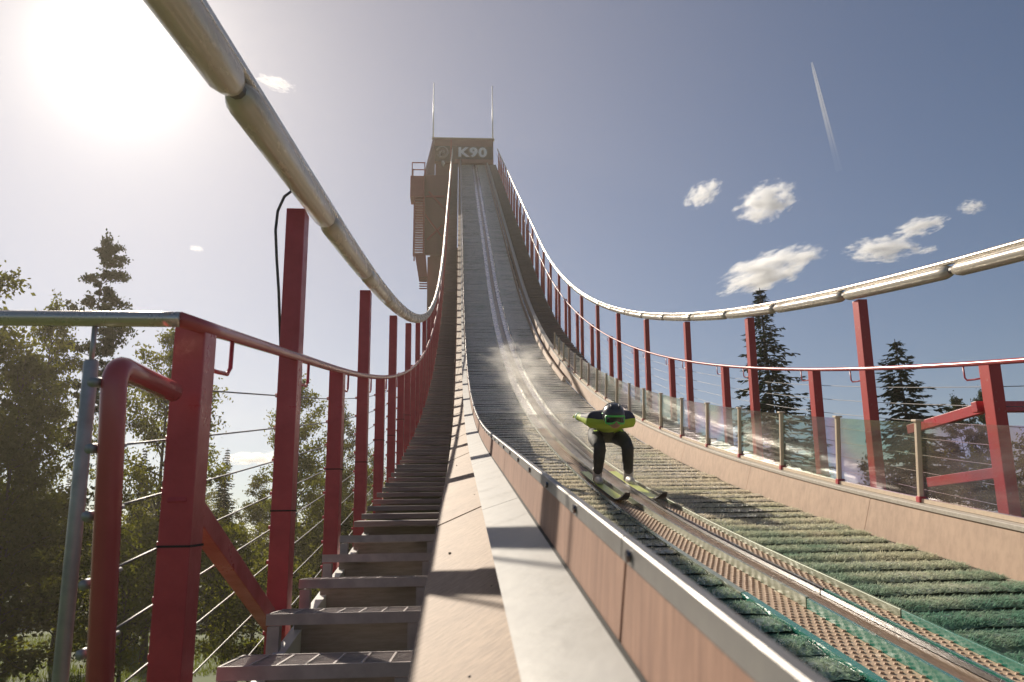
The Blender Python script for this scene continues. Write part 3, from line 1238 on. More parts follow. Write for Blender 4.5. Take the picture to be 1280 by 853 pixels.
pel = jt(-.03, -.34, .60, (.165, .135))
ab = jt(-.045, -.14, .68, (.16, .125), pel)
ch = jt(-.06, .10, .75, (.20, .14), ab)
st_ = jt(-.07, .27, .745, (.19, .125), ch)
nk = jt(-.08, .38, .77, .062, st_)
hd = jt(-.085, .46, .80, .085, nk)
for sgn in (-1, 1):
    hp = jt(sgn*.13 - .02, -.33, .54, .115, pel)
    kx_ = -.19 if sgn < 0 else .125
    kn0 = jt(kx_, -.03, .515, .09, hp)
    kn = jt(kx_ + .005, .17, .46, .074, kn0)
    cf = jt((kx_ + sgn*.18)/2, .08, .28, .07, kn)
    an = jt(sgn*.18, -.02, .13, .05, cf)
    sh = jt(-.07 + sgn*.215, .20, .765, .088, st_)
    if sgn < 0:
        el = jt(-.315, -.06, .765, .062, sh)
        wr = jt(-.355, -.28, .775, .046, el)
    else:
        el = jt(.21, -.06, .72, .058, sh)
        wr = jt(.24, -.30, .70, .042, el)
    if sgn < 0:
        pm_ = jt(-.365, -.35, .778, (.042, .022), wr)
    else:
        pm_ = jt(.25, -.37, .70, (.042, .022), wr)
    px_, pf_, pu_ = J[pm_]
    for q, ln in enumerate((.075, .085, .08, .065)):
        k0 = jt(px_ + (q - 1.5)*.018, pf_ - .045, pu_ - .004, .0105, pm_)
        k1 = jt(px_ + (q - 1.5)*.020, pf_ - .045 - ln*.55, pu_ - .012, .0098, k0)
        jt(px_ + (q - 1.5)*.020, pf_ - .045 - ln, pu_ - .03, .0085, k1)
    k0 = jt(px_ + .04, pf_ - .01, pu_ - .012, .0115, pm_)
    jt(px_ + .052, pf_ - .05, pu_ - .026, .0095, k0)


def suit_zone(c):
    d = c - ORG
    x, f, u = d.dot(X), d.dot(FW), d.dot(N)
    if f > .42 and u > .74:
        return 3
    if f > -.2 and abs(x + .07) < .33 and u > .762 + .10*abs(x + .07):
        return 1
    if u < .61 and f > -.5:
        return 0
    if f < -.18 and abs(x + .03) < .3:
        return 0
    if x < -.44:
        return 2
    return 2


body = skin_mesh('person', J, E_, RD, [M['suit_dark'], M['suit_navy'], M['suit_lime'], M['skin']], suit_zone)
for v in body.vertices:
    q = v.co - ORG
    w_ = noise.noise(Vector((q.x*13, q.y*9, q.z*24)))*.010 + noise.noise(Vector((q.x*30, q.y*26, q.z*44)))*.005
    if q.dot(FW) > .4 or q.dot(N) < .1 or q.dot(FW) < -.26 and q.dot(X) < -.3:
        w_ *= .1
    v.co = q + v.normal*w_
person = link('person', body, None, 'ski jumper crouching in the tracks in a lime and charcoal suit with a dark helmet', 'person')
person.location = ORG

# helmet: shaped shell
def local_frame_obj(mb, name, m, parent, smooth=True, **k):
    return part(mb, name, m, parent, smooth=smooth, **k)


HC = Vector((-.09, .475, .835))


def ellipsoid(mb, c, rx, rf, ru, nu=20, nv=14, tilt=0, cut=None, mi=0, shape=None):
    vs, fs_ = [], []
    for i in range(nv + 1):
        th = math.pi*i/nv
        for j in range(nu):
            ph = 2*math.pi*j/nu
            x, f, u = math.sin(th)*math.cos(ph), math.sin(th)*math.sin(ph), math.cos(th)
            if shape:
                x, f, u = shape(x, f, u)
            f2 = f*math.cos(tilt) + u*math.sin(tilt)
            u2 = -f*math.sin(tilt) + u*math.cos(tilt)
            vs.append(L(c[0] + x*rx, c[1] + f2*rf, c[2] + u2*ru))
    for i in range(nv):
        for j in range(nu):
            fs_.append((i*nu + j, i*nu + (j + 1) % nu, (i + 1)*nu + (j + 1) % nu, (i + 1)*nu + j))
    mb.add(vs, fs_, mi)


# head looks down the track: open face below the brow
def hshape(x, f, u):
    if u < -.25 and f > .25:
        k = min(1, (-.25 - u)*2.2)*min(1, (f - .25)*2)
        f = f*(1 - .35*k)
    return x, f, u


b = MB()
ellipsoid(b, HC, .122, .148, .128, shape=hshape, tilt=R(22))
hel = local_frame_obj(b, 'helmet', M['helmet'], person)
b = MB()      # thin pale rim stripe along the helmet edge
b.tube([L(HC[0] + .124*math.cos(q), HC[1] - .02 + .05*math.sin(q)*0, HC[2] + .13*math.sin(q)) for q in [R(20 + 8*i) for i in range(18)]], .006, 6)
part(b, 'rim_stripe', M['zinc'], hel, smooth=True)
for sgn in (-1, 1):
    b = MB()
    b.tube([L(HC[0] + sgn*.045, HC[1] + .118 - .05*q*q, HC[2] + .066 + .05*q) for q in (0, .5, 1)], .007, 6)
    part(b, 'vent', M['black'], hel, smooth=True)
b = MB()
b.tube([L(HC[0] + .118*math.sin(q), HC[1] - .02 + .118*math.cos(q), HC[2] + .012) for q in [R(-175 + 10*i) for i in range(36)]], .0075, 6)
part(b, 'goggle_strap', M['goggle_frame'], hel, smooth=True)
b = MB()      # goggles wrap round the face
pts_t = []
for row, (u, k) in enumerate(((.005, 1.0), (-.02, 1.03), (-.055, 1.03), (-.075, .97))):
    for i in range(15):
        q = R(-62 + 124*i/14)
        pts_t.append(L(HC[0] + .112*k*math.sin(q), HC[1] + .128*k*math.cos(q) + .022, HC[2] + u - .015))
b.add(pts_t, [(r_*15 + i, r_*15 + i + 1, (r_ + 1)*15 + i + 1, (r_ + 1)*15 + i) for r_ in range(3) for i in range(14)])
gog = part(b, 'goggles', M['goggle_lens'], person, smooth=True)
b = MB()
ring = [pts_t[i] for i in range(15)] + [pts_t[45 + i] for i in range(14, -1, -1)]
for i in (14 - 7, ):
    pass
low = [pts_t[45 + i] + N*(.022*math.exp(-((i - 7)/1.6)**2)) for i in range(14, -1, -1)]
ringp = [pts_t[i] for i in range(15)] + low
ringp.append(ringp[0])
b.tube(ringp, .011, 8)
part(b, 'goggle_frame', M['goggle_frame'], gog, smooth=True)
b = MB()      # face below goggles: nose, mouth, chin
ellipsoid(b, (HC[0], HC[1] + .085, HC[2] - .085), .062, .062, .06)
ellipsoid(b, (HC[0], HC[1] + .150, HC[2] - .082), .013, .016, .018)
ellipsoid(b, (HC[0], HC[1] + .143, HC[2] - .118), .024, .008, .007)
part(b, 'face', M['skin'], person, smooth=True)
for sgn in (-1, 1):
    b = MB()
    x0 = sgn*.18
    ellipsoid(b, (x0, .05, .062), .047, .155, .05, nu=14, nv=10)
    b.tube([L(x0, -.035, .05), L(x0, -.03, .13), L(x0, -.015, .20)], [.056, .056, .054], 12)
    part(b, 'boot', M['boot'], person, smooth=True)
# back number bib hem / teal glove cuffs on the trailing arm
b = MB()
b.tube([L(-.347, -.235, .773), L(-.355, -.28, .775)], .05, 12)
part(b, 'cuff', M['suit_teal'], person, smooth=True)

# skis
for sgn, lab in ((-1, 'lime ski under the boot nearer the left wall'), (1, 'lime ski under the boot nearer the right wall')):
    b = MB()
    x0 = sgn*.18
    w = .052
    n = 26
    vs = []
    for i in range(n + 1):
        f = -.95 + 2.5*i/n
        ww = w*(1 if f < 1.3 else max(.35, 1 - ((f - 1.3)/.27)**2*.6))
        s_ = SK - f
        h = .018 + (0 if f < 1.12 else ((f - 1.12)/.43)**2*.11)
        for (xx, hh) in ((-ww, 0), (ww, 0), (ww, .014), (-ww, .014)):
            vs.append(W(s_, Xc + x0 + xx, -.968 + h + hh - .01))
    fs_ = []
    for i in range(n):
        for j in range(4):
            fs_.append((i*4 + j, i*4 + (j + 1) % 4, (i + 1)*4 + (j + 1) % 4, (i + 1)*4 + j))
    fs_ += [(0, 1, 2, 3), (n*4 + 3, n*4 + 2, n*4 + 1, n*4)]
    b.add(vs, fs_)
    o_ = W(SK, Xc + x0, -.968)
    me = b.mesh('ski', [M['ski_top'], M['ski_base']], base=o_)
    for p in me.polygons:
        if p.normal.dot(N) < .2:
            p.material_index = 1
    o = link('ski', me, None, lab, 'ski', 'skis of the jumper')
    o.location = o_
    b = MB()
    b.box(o_ + FW*.03 + N*.03, .06, .26, .012, rotm(SK))
    part(b, 'binding', M['black'], o)

# ------------------------------------------------------------------ ground
def gz(x, y):
    r_ = math.hypot(x, y - 20)
    return GROUND + 1.3*noise.noise(Vector((x*.02, y*.02, 1)))*min(1, max(0, (r_ - 12)/20)) + .25*noise.noise(Vector((x*.11, y*.11, 5))) + max(0, r_ - 130)*.02


b = MB()
rings = [0, 4, 8, 12, 16, 20, 25, 30, 36, 42, 50, 58, 68, 80, 95, 115, 140, 180, 240, 330]
na = 96
vs = [(0, 20, gz(0, 20))]
for r_ in rings[1:]:
    for j in range(na):
        x, y = r_*math.cos(2*math.pi*j/na), 20 + r_*math.sin(2*math.pi*j/na)
        vs.append((x, y, gz(x, y)))
fs_ = [(0, 1 + j, 1 + (j + 1) % na) for j in range(na)]
for i in range(len(rings) - 2):
    for j in range(na):
        a_, b_ = 1 + i*na + j, 1 + i*na + (j + 1) % na
        fs_.append((a_, a_ + na, b_ + na, b_))
b.add(vs, fs_)
link('ground', b.mesh('ground', M['ground'], smooth=True), None, kind='structure')
b = MB()
ptsp = [(-40, 14), (-24, 19), (-14, 24), (-7, 32), (-3, 45), (2, 60)]
vs, fs_ = [], []
dense = []
for i in range(len(ptsp) - 1):
    for k in range(12):
        q = k/12
        dense.append((ptsp[i][0]*(1 - q) + ptsp[i + 1][0]*q, ptsp[i][1]*(1 - q) + ptsp[i + 1][1]*q))
for i, (x, y) in enumerate(dense):
    x2, y2 = dense[min(i + 1, len(dense) - 1)]
    x1, y1 = dense[max(i - 1, 0)]
    tx, ty = x2 - x1, y2 - y1
    l_ = math.hypot(tx, ty)
    nx_, ny_ = -ty/l_*1.5, tx/l_*1.5
    for k in (-1, -.33, .33, 1):
        vs.append((x + nx_*k, y + ny_*k, gz(x + nx_*k, y + ny_*k) + .05))
for i in range(len(dense) - 1):
    for k in range(3):
        fs_.append((i*4 + k, i*4 + k + 1, i*4 + k + 5, i*4 + k + 4))
b.add(vs, fs_)
link('path', b.mesh('path', M['path'], smooth=True), None, kind='structure')
b = MB()
rg = random.Random(11)
for _ in range(26000):
    u, d = rg.uniform(-150, 480), rg.uniform(14, 62)
    q = ray(u, 700)
    x, y = q.x/q.y*d + rg.uniform(-.5, .5), d
    if noise.noise(Vector((x*.15, y*.15, 9))) < -.15:
        continue
    z = gz(x, y)
    for _k in range(2):
        h = rg.uniform(.12, .38)
        a_ = rg.uniform(0, 6.28)
        w = Vector((math.cos(a_), math.sin(a_), 0))*rg.uniform(.012, .03)
        p = Vector((x + rg.uniform(-.15, .15), y + rg.uniform(-.15, .15), z - .03))
        b.add([p - w, p + w, p + Vector((rg.uniform(-.12, .12), rg.uniform(-.12, .12), h))], [(0, 1, 2)])
link('grass', b.mesh('grass', M['grass'], fix=False), None, 'tall meadow grass on the ground under the left trees', kind='stuff')

# ------------------------------------------------------------------ trees
def trunk(mb, h, r0, rr, lean=0.0, wob=.25):
    n = 10
    pts = []
    ox = oy = 0
    for i in range(n + 1):
        q = i/n
        pts.append(Vector((lean*h*q + wob*noise.noise(Vector((q*2, r0*50, 0)))*q, wob*noise.noise(Vector((q*2, 7, r0*30)))*q, h*q)))
    mb.tube(pts, [r0*(1 - .93*i/n)*(1.35 if i == 0 else 1) for i in range(n + 1)], 7, caps=False)
    return pts


def leafcard(mb, p, size, rr):
    a_ = Vector((rr.gauss(0, 1), rr.gauss(0, 1), rr.gauss(0, 1))).normalized()
    b_ = a_.orthogonal().normalized()
    b_ = (Quaternion(a_, rr.uniform(0, 6.28)) @ b_)
    c_ = a_.cross(b_)
    s1, s2 = size*rr.uniform(.7, 1.3), size*rr.uniform(.35, .7)
    mb.add([p - b_*s1, p - c_*s2 + b_*s1*.1, p + b_*s1, p + c_*s2], [(0, 1, 2, 3)])


def leafy(seed, h, rad, cb, n_limb, leaves, size, upw=.6, shape=1.0):
    """broadleaf tree: limbs, branchlets, leaf clumps round their ends"""
    rr = random.Random(seed)
    tb, cbm = MB(), MB()
    tp = trunk(tb, h*.96, h*.0115, rr, rr.uniform(-.02, .02), .5)

    def tpos(q):
        q = q*10
        i = min(9, int(q))
        return tp[i].lerp(tp[i + 1], q - i)
    ends = []
    for i in range(n_limb):
        q = cb + (1 - cb)*(i + rr.random())/n_limb
        a_ = i*2.39996 + rr.uniform(-.5, .5)
        env = math.sin(math.pi*min(1, max(.04, (q - cb)/(1 - cb)*.86 + .12)))**.75
        ln = rad*env*rr.uniform(.65, 1.15)
        p0 = tpos(min(.97, q))
        d = Vector((math.cos(a_), math.sin(a_), upw*rr.uniform(.4, 1.4))).normalized()
        p1 = p0 + d*ln*.55 + Vector((0, 0, .05*ln))
        p2 = p0 + d*ln + Vector((rr.uniform(-.2, .2)*ln, rr.uniform(-.2, .2)*ln, rr.uniform(-.12, .12)*ln))
        tb.tube([p0, p1, p2], [h*.0035*(1.1 - q*.6) + .01, .02, .008], 5, caps=False)
        ends += [(p2, ln), (p1.lerp(p2, .45), ln), (p0.lerp(p1, .8), ln*.8)]
        for k in range(3):
            b0 = p0.lerp(p2, rr.uniform(.35, .95))
            b1 = b0 + Vector((rr.gauss(0, .3), rr.gauss(0, .3), rr.uniform(-.1, .35)))*ln*.6
            tb.tube([b0, b1], [.014, .005], 4, caps=False)
            ends.append((b1, ln*.7))
    ends.append((tp[-1], rad*.4))
    ends.append((tp[-1] + Vector((0, 0, h*.03)), rad*.25))
    tot = sum(e[1]**1.3 for e in ends)
    for p, ln in ends:
        k = int(leaves*ln**1.3/tot)
        sp = .085*ln + .13
        for _ in range(k):
            q = Vector((rr.gauss(0, sp), rr.gauss(0, sp), rr.gauss(0, sp*.7)))
            leafcard(cbm, p + q, size, rr)
    return tb, cbm


def pine(seed, h, rad, cb, leaves, size):
    rr = random.Random(seed)
    tb, cm = MB(), MB()
    tp = trunk(tb, h, h*.0085, rr, .0, .3)
    n = 90
    for i in range(n):
        q = cb + (1 - cb)*((i + rr.random())/n)
        t_ = (q - cb)/(1 - cb)
        k = min(9, int(q*10))
        p0 = tp[k].lerp(tp[k + 1], q*10 - k)
        a_ = rr.uniform(0, 6.28)
        ln = rad*(.35 + .75*math.sin(math.pi*min(1, t_*.8 + .12)))*rr.uniform(.35, 1.2)
        if t_ < .35 and rr.random() < .45:
            ln *= .35
        d = Vector((math.cos(a_), math.sin(a_), rr.uniform(-.15, .5)))
        p1 = p0 + d*ln
        tb.tube([p0, p0 + d*ln*.5 + Vector((0, 0, -.04*ln)), p1], [.035, .02, .006], 4, caps=False)
        for m_ in range(int(leaves/n*(.3 + ln/rad))):
            w = rr.uniform(.4, 1.05)
            leafcard(cm, p0.lerp(p1, w) + Vector((rr.gauss(0, .14), rr.gauss(0, .14), rr.gauss(.03, .09)))*(.4 + ln*.6), size, rr)
    for _ in range(int(leaves*.05)):
        leafcard(cm, tp[-1] + Vector((rr.gauss(0, .2), rr.gauss(0, .2), rr.gauss(-.1, .4))), size, rr)
    return tb, cm


def spruce(seed, h, rad, cb, whorls, twigs):
    rr = random.Random(seed)
    tb, cm = MB(), MB()
    trunk(tb, h, h*.011, rr, 0, .06)
    for i in range(whorls):
        q = cb + (1 - cb)*(i/whorls)**.92
        t_ = 1 - (q - cb)/(1 - cb)
        z0 = h*q
        nb = rr.randint(5, 8)
        for k in range(nb):
            a_ = 6.2832*k/nb + rr.uniform(-.5, .5) + i
            ln = (rad*t_**.85 + .12)*rr.uniform(.55, 1.18)
            if rr.random() < .1:
                ln *= .5
            dv = Vector((math.cos(a_), math.sin(a_), 0))
            pts = []
            drop = rr.uniform(.22, .5)
            for m_ in range(6):
                w = m_/5
                pts.append(Vector((0, 0, z0 + rr.uniform(-.05, .05))) + dv*ln*w + Vector((0, 0, ln*(-drop*w*1.3 + .62*drop*w*w*1.2))))
            tb.tube(pts, [.028*t_ + .01, .02*t_ + .008, .014, .01, .007, .004], 4, caps=False)
            nt_ = max(5, int(twigs*(.35 + ln/rad)))
            side = dv.cross(Vector((0, 0, 1)))
            for m_ in range(nt_):
                w = rr.uniform(.12, 1.0)
                j = min(4, int(w*5))
                p = pts[j].lerp(pts[j + 1], w*5 - j)
                tl = (.16 + .34*ln*.5*(1 - w*.6))*rr.uniform(.6, 1.25)
                d = (dv*rr.uniform(.2, .9) + side*rr.choice((-1, 1))*rr.uniform(.25, 1) + Vector((0, 0, rr.uniform(-.75, .12)))).normalized()
                wv = d.cross(Vector((rr.gauss(0, 1), rr.gauss(0, 1), rr.gauss(0, 1)))).normalized()*tl*rr.uniform(.12, .2)
                cm.add([p - wv*.5, p + d*tl*.5 - wv, p + d*tl, p + d*tl*.5 + wv, p + wv*.5], [(0, 1, 2, 3, 4)])
    return tb, cm


PROTO = {}


def proto(key, builder, mkey):
    tb, cm = builder
    PROTO[key] = (tb.mesh('trunk', M['bark'], smooth=True, fix=False), cm.mesh('crown', M[mkey], fix=False), mkey)


proto('birch_a', leafy(1, 16, 3.3, .22, 34, 15000, .105, .55), 'leaf_y')
proto('birch_b', leafy(2, 16, 2.6, .18, 40, 14000, .10, .8), 'leaf_y')
proto('alder_a', leafy(3, 16, 3.6, .12, 40, 17000, .115, .4), 'leaf_g')
proto('alder_b', leafy(4, 16, 3.0, .08, 44, 16000, .11, .6), 'leaf_g')
proto('bush_a', leafy(5, 6, 2.6, .05, 26, 8000, .085, .7), 'leaf_y')
proto('bush_b', leafy(6, 6, 2.2, .05, 26, 8000, .085, .5), 'leaf_g')
proto('pine_a', pine(7, 24, 2.0, .42, 15000, .125), 'leaf_p')
proto('pine_b', pine(8, 20, 2.2, .4, 14000, .12), 'leaf_p')
proto('spruce_a', spruce(9, 20, 3.2, .08, 66, 34), 'needle')
proto('spruce_b', spruce(10, 16, 3.5, .06, 56, 38), 'needle')
PH = {'birch_a': 16, 'birch_b': 16, 'alder_a': 16, 'alder_b': 16, 'bush_a': 6, 'bush_b': 6, 'pine_a': 24, 'pine_b': 20, 'spruce_a': 20, 'spruce_b': 16}


def tree(key, u, vtop, d, label, name, wide=1.0, rz=None, group=None, cat='tree'):
    top = PD(u, vtop, d)
    x, y = top.x, top.y
    z0 = gz(x, y) - .1
    tm, cm, _ = PROTO[key]
    k = (top.z - z0)/PH[key]
    o = link(name, None, None, label, cat, group)
    o.location = (x, y, z0)
    o.scale = (k*wide, k*wide, k)
    o.rotation_euler = (0, 0, rz if rz is not None else rnd.uniform(0, 6.28))
    link('trunk', tm, o)
    link('crown', cm, o)
    return o


# left group
tree('alder_a', -8, 322, 38, 'tall dark broadleaf tree at the left edge, behind the steel cross rail', 'broadleaf_tree', .95)
tree('birch_b', 78, 362, 43, 'slender yellow-green tree just left of the tall thin pine', 'broadleaf_tree', .72)
tree('alder_b', 40, 430, 36, 'dense bushy broadleaf tree filling the gap below the left cross rail', 'broadleaf_tree', .85)
tree('pine_a', 133, 310, 46, 'tall thin pine with a sparse crown above the steel cross rail', 'pine_tree', .78)
tree('birch_a', 222, 402, 44, 'yellow-green backlit birch behind the corner post', 'birch_tree', .80)
tree('spruce_a', 285, 560, 52, 'small dark spruce showing between the corner post and the tall lamp post', 'spruce_tree', .9)
tree('birch_b', 382, 462, 47, 'upright birch behind the first tall lamp post', 'birch_tree', .85)
tree('alder_b', 432, 505, 56, 'rounded pale green tree right of the first tall lamp post', 'broadleaf_tree', .7)
tree('alder_a', 330, 585, 50, 'low dark broadleaf tree under the wire ropes', 'broadleaf_tree', .9)
tree('spruce_b', 182, 560, 50, 'dark spruce low down between the bent pipe and the corner post', 'spruce_tree', .8)
tree('bush_a', 170, 650, 34, 'bright yellow-green shrub between the bent pipe and the corner post', 'shrub', 1.0, cat='shrub')
tree('bush_a', 290, 655, 36, 'bright shrub behind the red diagonal brace', 'shrub', 1.0, cat='shrub')
tree('bush_b', 350, 690, 33, 'dark shrub low behind the first tall lamp post', 'shrub', 1.1, cat='shrub')
tree('bush_b', 430, 630, 42, 'shrub behind the short post beside the grating treads', 'shrub', 1.0, cat='shrub')
tree('bush_a', 95, 640, 38, 'shrub behind the grey pole under the cross rail', 'shrub', 1.1, cat='shrub')
tree('bush_b', 20, 640, 33, 'dark shrub in the lower left corner', 'shrub', 1.2, cat='shrub')
tree('birch_a', 470, 560, 60, 'small tree between the second tall lamp post and its neighbour', 'broadleaf_tree', .6)
# right group
tree('spruce_a', 949, 360, 52, 'tall dark spruce rising above the cream lamps on the right', 'spruce_tree', 1.45)
tree('spruce_b', 1118, 424, 44, 'broad dark spruce behind the rightmost tall lamp post', 'spruce_tree', 1.5)
tree('spruce_a', 1012, 500, 60, 'small spruce just right of the tallest right-hand spruce', 'spruce_tree', .9)
tree('pine_b', 1195, 505, 62, 'small pine left of the rightmost short red post', 'pine_tree', .8)
tree('pine_b', 1228, 497, 66, 'pine top peeking over the red brace', 'pine_tree', .7)
tree('spruce_b', 1300, 425, 50, 'spruce cut off by the right edge of the picture', 'spruce_tree', .6)
for i, (u, v, d, key) in enumerate(((1090, 560, 40, 'alder_b'), (1150, 545, 38, 'alder_a'), (1215, 560, 42, 'alder_b'), (1275, 540, 40, 'alder_a'), (1030, 600, 55, 'alder_a'), (975, 590, 60, 'alder_b'))):
    tree(key, u, v, d, 'dark broadleaf tree seen through the clear panels on the right', 'broadleaf_tree', 1.0, group='trees seen through the clear panels')
# distant forest, one by one
rf = random.Random(5)
for i in range(34):
    u = -160 + 680*i/33 + rf.uniform(-12, 12)
    tree(rf.choice(('alder_a', 'alder_b', 'spruce_a', 'birch_a', 'spruce_b')), u, rf.uniform(585, 655), rf.uniform(66, 95),
         'tree in the dark forest edge behind the left birches', 'forest_tree', 1.25, group='trees of the left forest edge')
for i in range(18):
    u = 850 + 560*i/17 + rf.uniform(-12, 12)
    tree(rf.choice(('alder_a', 'alder_b', 'spruce_a', 'spruce_b')), u, rf.uniform(590, 640), rf.uniform(66, 95),
         'tree in the dark forest edge behind the right spruces', 'forest_tree', 1.25, group='trees of the right forest edge')

# ------------------------------------------------------------------ clouds, contrail, mist
def vol_mat(name, dens, aniso, freq, edge, color=(.99, .985, .97), stretch=(1, 1, 1), soft=.45):
    """density from noise minus the distance to the body's own centre (object space, unit sphere)"""
    m = bpy.data.materials.new(name)
    m.use_nodes = True
    nt = m.node_tree
    nt.nodes.remove(nt.nodes['Principled BSDF'])
    out = nt.nodes['Material Output']
    v = nt.nodes.new('ShaderNodeVolumePrincipled')
    v.inputs['Color'].default_value = (*color, 1)
    v.inputs['Anisotropy'].default_value = aniso
    tc = nt.nodes.new('ShaderNodeTexCoord')
    ln = nt.nodes.new('ShaderNodeVectorMath')
    ln.operation = 'LENGTH'
    nt.links.new(tc.outputs['Object'], ln.inputs[0])
    oi = nt.nodes.new('ShaderNodeObjectInfo')
    mu = nt.nodes.new('ShaderNodeMath')
    mu.operation = 'MULTIPLY'
    mu.inputs[1].default_value = 37
    nt.links.new(oi.outputs['Random'], mu.inputs[0])
    mp = nt.nodes.new('ShaderNodeMapping')
    mp.inputs['Scale'].default_value = stretch
    nt.links.new(tc.outputs['Object'], mp.inputs['Vector'])
    nt.links.new(mu.outputs[0], mp.inputs['Location'])
    n = nt.nodes.new('ShaderNodeTexNoise')
    n.inputs['Scale'].default_value = freq
    n.inputs['Detail'].default_value = 5
    n.inputs['Roughness'].default_value = .6
    nt.links.new(mp.outputs[0], n.inputs['Vector'])
    a = nt.nodes.new('ShaderNodeMath')
    a.operation = 'MULTIPLY_ADD'
    a.inputs[1].default_value = edge
    a.inputs[2].default_value = .5 - edge*.5
    nt.links.new(n.outputs['Fac'], a.inputs[0])
    sb = nt.nodes.new('ShaderNodeMath')
    sb.operation = 'SUBTRACT'
    nt.links.new(a.outputs[0], sb.inputs[0])
    l2 = nt.nodes.new('ShaderNodeMath')
    l2.operation = 'POWER'
    l2.inputs[1].default_value = 2
    nt.links.new(ln.outputs['Value'], l2.inputs[0])
    nt.links.new(l2.outputs[0], sb.inputs[1])
    r_ = nt.nodes.new('ShaderNodeMapRange')
    r_.inputs['From Min'].default_value = 0
    r_.inputs['From Max'].default_value = soft
    r_.inputs['To Max'].default_value = dens
    nt.links.new(sb.outputs[0], r_.inputs['Value'])
    nt.links.new(r_.outputs[0], v.inputs['Density'])
    nt.links.new(v.outputs[0], out.inputs['Volume'])
    return m


b = MB()
vs, fs_ = [], []
for i in range(13):
    th = math.pi*i/12
    for j in range(20):
        ph = 2*math.pi*j/20
        vs.append((math.sin(th)*math.cos(ph), math.sin(th)*math.sin(ph), math.cos(th)))
for i in range(12):
    for j in range(20):
        fs_.append((i*20 + j, i*20 + (j + 1) % 20, (i + 1)*20 + (j + 1) % 20, (i + 1)*20 + j))
b.add(vs, fs_)
ball = b.mesh('cloud', vol_mat('cloud_vapour', .12, .35, 2.6, 4.6, color=(1, 1, 1), soft=1.0))
DC = 1700
CAMROT = Matrix((CR, CU, -CF)).transposed()


def cloud(u, v, wpx, hpx, tilt, label):
    o = link('cloud', ball, None, label, 'cloud', 'small white clouds')
    o.location = PD(u, v, DC)
    o.rotation_mode = 'QUATERNION'
    up = Matrix.Rotation(math.atan2(ray(u, v).x, ray(u, v).y), 3, 'Z').transposed()
    o.rotation_quaternion = (up @ Matrix.Rotation(R(tilt), 3, 'Y').transposed()).to_quaternion()
    k = DC/F_PX
    o.scale = (wpx*.5*k*1.06, wpx*.34*k, hpx*.5*k*1.0)
    return o


cloud(962, 338, 140, 44, 14, 'long low cloud right above the top of the tallest spruce')
cloud(878, 243, 56, 32, 22, 'small oval cloud left of the ragged one')
cloud(958, 252, 84, 52, 12, 'ragged cloud with a torn top right of the small oval one')
cloud(1102, 312, 92, 32, -6, 'flat cloud just above the cream lamps on the right')
cloud(1149, 284, 70, 24, 8, 'thin streaky cloud over the flat one')
cloud(1214, 259, 34, 22, -10, 'tiny cloud alone at the far right')

cloud(1160, 313, 26, 10, 5, 'faint wisp right of the flat cloud')
cloud(345, 104, 50, 13, -8, 'faint bright cloud close to the sun beside the left lamps')
cloud(246, 311, 20, 9, 0, 'tiny cloud low in the glare above the corner post')
cloud(318, 573, 80, 20, 4, 'low cloud seen between the corner post and the first tall lamp post')
# contrail: two tapering lines of vapour
m = bpy.data.materials.new('contrail_vapour')
m.use_nodes = True
nt = m.node_tree
nt.nodes.remove(nt.nodes['Principled BSDF'])
v = nt.nodes.new('ShaderNodeVolumePrincipled')
v.inputs['Color'].default_value = (1, .99, .98, 1)
tc = nt.nodes.new('ShaderNodeTexCoord')
sx = nt.nodes.new('ShaderNodeSeparateXYZ')
nt.links.new(tc.outputs['Object'], sx.inputs[0])
mr = nt.nodes.new('ShaderNodeMapRange')
DCT = 2600
h0, h1 = PD(1014.5, 78, DCT), PD(1049, 214, DCT)
mr.inputs['From Min'].default_value = 0
mr.inputs['From Max'].default_value = -(h0.z - h1.z)
mr.inputs['To Min'].default_value = .09
mr.inputs['To Max'].default_value = .0015
mr.interpolation_type = 'SMOOTHERSTEP'
nt.links.new(sx.outputs['Z'], mr.inputs['Value'])
nt.links.new(mr.outputs[0], v.inputs['Density'])
nt.links.new(v.outputs[0], nt.nodes['Material Output'].inputs['Volume'])
b = MB()
d = (h1 - h0)
sd = d.cross(CF).normalized()
for k in (-1, 1):
    pts = [h0 + d*q + sd*k*(1.8 + 3.2*q) for q in [i/12 for i in range(13)]]
    b.tube(pts, [1.6] + [3.2 + 4.5*i/12 for i in range(1, 13)], 8)
o = link('contrail', b.mesh('contrail', m, base=h0), None, 'white aircraft contrail streaking down through the blue sky', 'contrail')
o.location = h0

# drifting spray over the inrun behind and below the jumper
mist = vol_mat('spray_mist', .28, .6, 3.2, 3.2, color=(.98, .95, .90), stretch=(1, 2.6, 1), soft=.8)
for (s_, x_, h_, sx_, sy_, sz_) in ((14.5, 1.85, -.80, 1.2, 6.5, .5), (23, 1.75, -.65, 1.5, 7.5, .65), (8.2, 1.95, -.93, .55, 1.5, .22)):
    o = link('water_mist', ball.copy(), None, 'drifting water spray over the ski tracks', kind='stuff')
    o.data.materials.clear()
    o.data.materials.append(mist)
    o.location = W(s_, x_, h_)
    o.rotation_mode = 'QUATERNION'
    o.rotation_quaternion = rotm(s_).to_quaternion()
    o.scale = (sx_, sy_, sz_)

HAZE = .0007
if HAZE:
    m = bpy.data.materials.new('air_haze')
    m.use_nodes = True
    nt = m.node_tree
    nt.nodes.remove(nt.nodes['Principled BSDF'])
    v = nt.nodes.new('ShaderNodeVolumePrincipled')
    v.inputs['Color'].default_value = (1, .89, .75, 1)
    v.inputs['Density'].default_value = HAZE
    v.inputs['Anisotropy'].default_value = .52
    nt.links.new(v.outputs[0], nt.nodes['Material Output'].inputs['Volume'])
    b = MB()
    b.box((0, 20, 24), 690, 690, 78)
    link('haze', b.mesh('haze', m), None, kind='stuff')

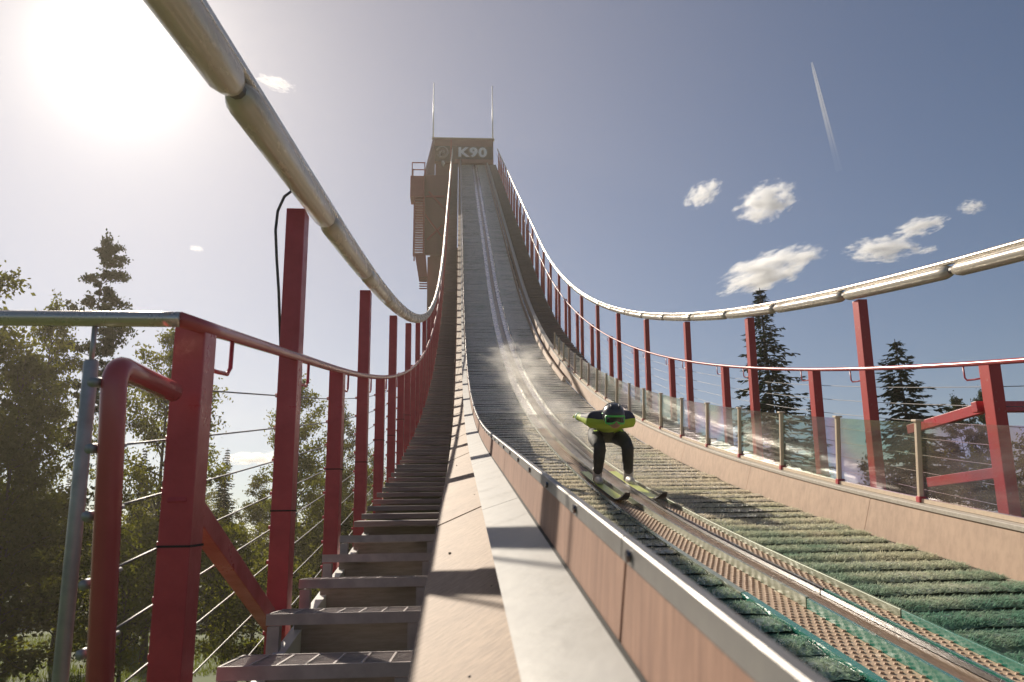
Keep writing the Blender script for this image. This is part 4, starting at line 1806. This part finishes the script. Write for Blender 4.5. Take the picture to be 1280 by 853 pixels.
# ------------------------------------------------------------------ world, sun, camera
el = math.asin(SUN.z)
az = math.atan2(SUN.x, SUN.y)
w = bpy.data.worlds.new('World')
scene.world = w
w.use_nodes = True
nt = w.node_tree
bg = nt.nodes['Background']
sky = nt.nodes.new('ShaderNodeTexSky')
sky.sky_type = 'NISHITA'
sky.sun_disc = False
sky.sun_elevation = el
sky.sun_rotation = az
sky.air_density = 1.0
sky.dust_density = .2
sky.ozone_density = 5.0
# bright air round the sun itself
tc = nt.nodes.new('ShaderNodeTexCoord')
dt = nt.nodes.new('ShaderNodeVectorMath')
dt.operation = 'DOT_PRODUCT'
dt.inputs[1].default_value = SUN
nt.links.new(tc.outputs['Generated'], dt.inputs[0])
mxx = nt.nodes.new('ShaderNodeMath')
mxx.operation = 'MAXIMUM'
mxx.inputs[1].default_value = 0
nt.links.new(dt.outputs['Value'], mxx.inputs[0])
prev = sky.outputs[0]
for ex, col in ((6, (3.2, 2.2, 1.0)), (60, (4, 3.7, 3.1)), (300, (8, 7.4, 6.2)), (1200, (30, 28, 24))):
    pw = nt.nodes.new('ShaderNodeMath')
    pw.operation = 'POWER'
    pw.inputs[1].default_value = ex
    nt.links.new(mxx.outputs[0], pw.inputs[0])
    ml = nt.nodes.new('ShaderNodeVectorMath')
    ml.operation = 'MULTIPLY_ADD'
    ml.inputs[1].default_value = col
    nt.links.new(pw.outputs[0], ml.inputs[0])
    nt.links.new(prev, ml.inputs[2])
    prev = ml.outputs[0]
nt.links.new(prev, bg.inputs['Color'])
bg.inputs['Strength'].default_value = .052

sl = bpy.data.lights.new('sun', 'SUN')
sl.energy = 4.8
sl.angle = R(.55)
sl.color = (1, .90, .75)
so = bpy.data.objects.new('sun', sl)
COL.objects.link(so)
so.rotation_mode = 'QUATERNION'
so.rotation_quaternion = SUN.to_track_quat('Z', 'Y')

cam = bpy.data.cameras.new('camera')
cam.sensor_width = 36
cam.lens = F_PX/1280*36
cam.clip_start = .02
cam.clip_end = 6000
cam.dof.use_dof = True
cam.dof.focus_distance = 8.6
cam.dof.aperture_fstop = 6.3
co = bpy.data.objects.new('camera', cam)
COL.objects.link(co)
co.rotation_mode = 'QUATERNION'
co.rotation_quaternion = CAMROT.to_quaternion()
scene.camera = co

scene.view_settings.view_transform = 'Standard'
scene.view_settings.look = 'None'
scene.view_settings.gamma = 1
scene.view_settings.exposure = .38
scene.cycles.use_denoising = True
scene.cycles.max_bounces = 8
scene.cycles.diffuse_bounces = 3
scene.cycles.glossy_bounces = 3
scene.cycles.transparent_max_bounces = 24
scene.cycles.volume_bounces = 10
scene.cycles.volume_step_rate = 1.0
scene.cycles.sample_clamp_indirect = 8
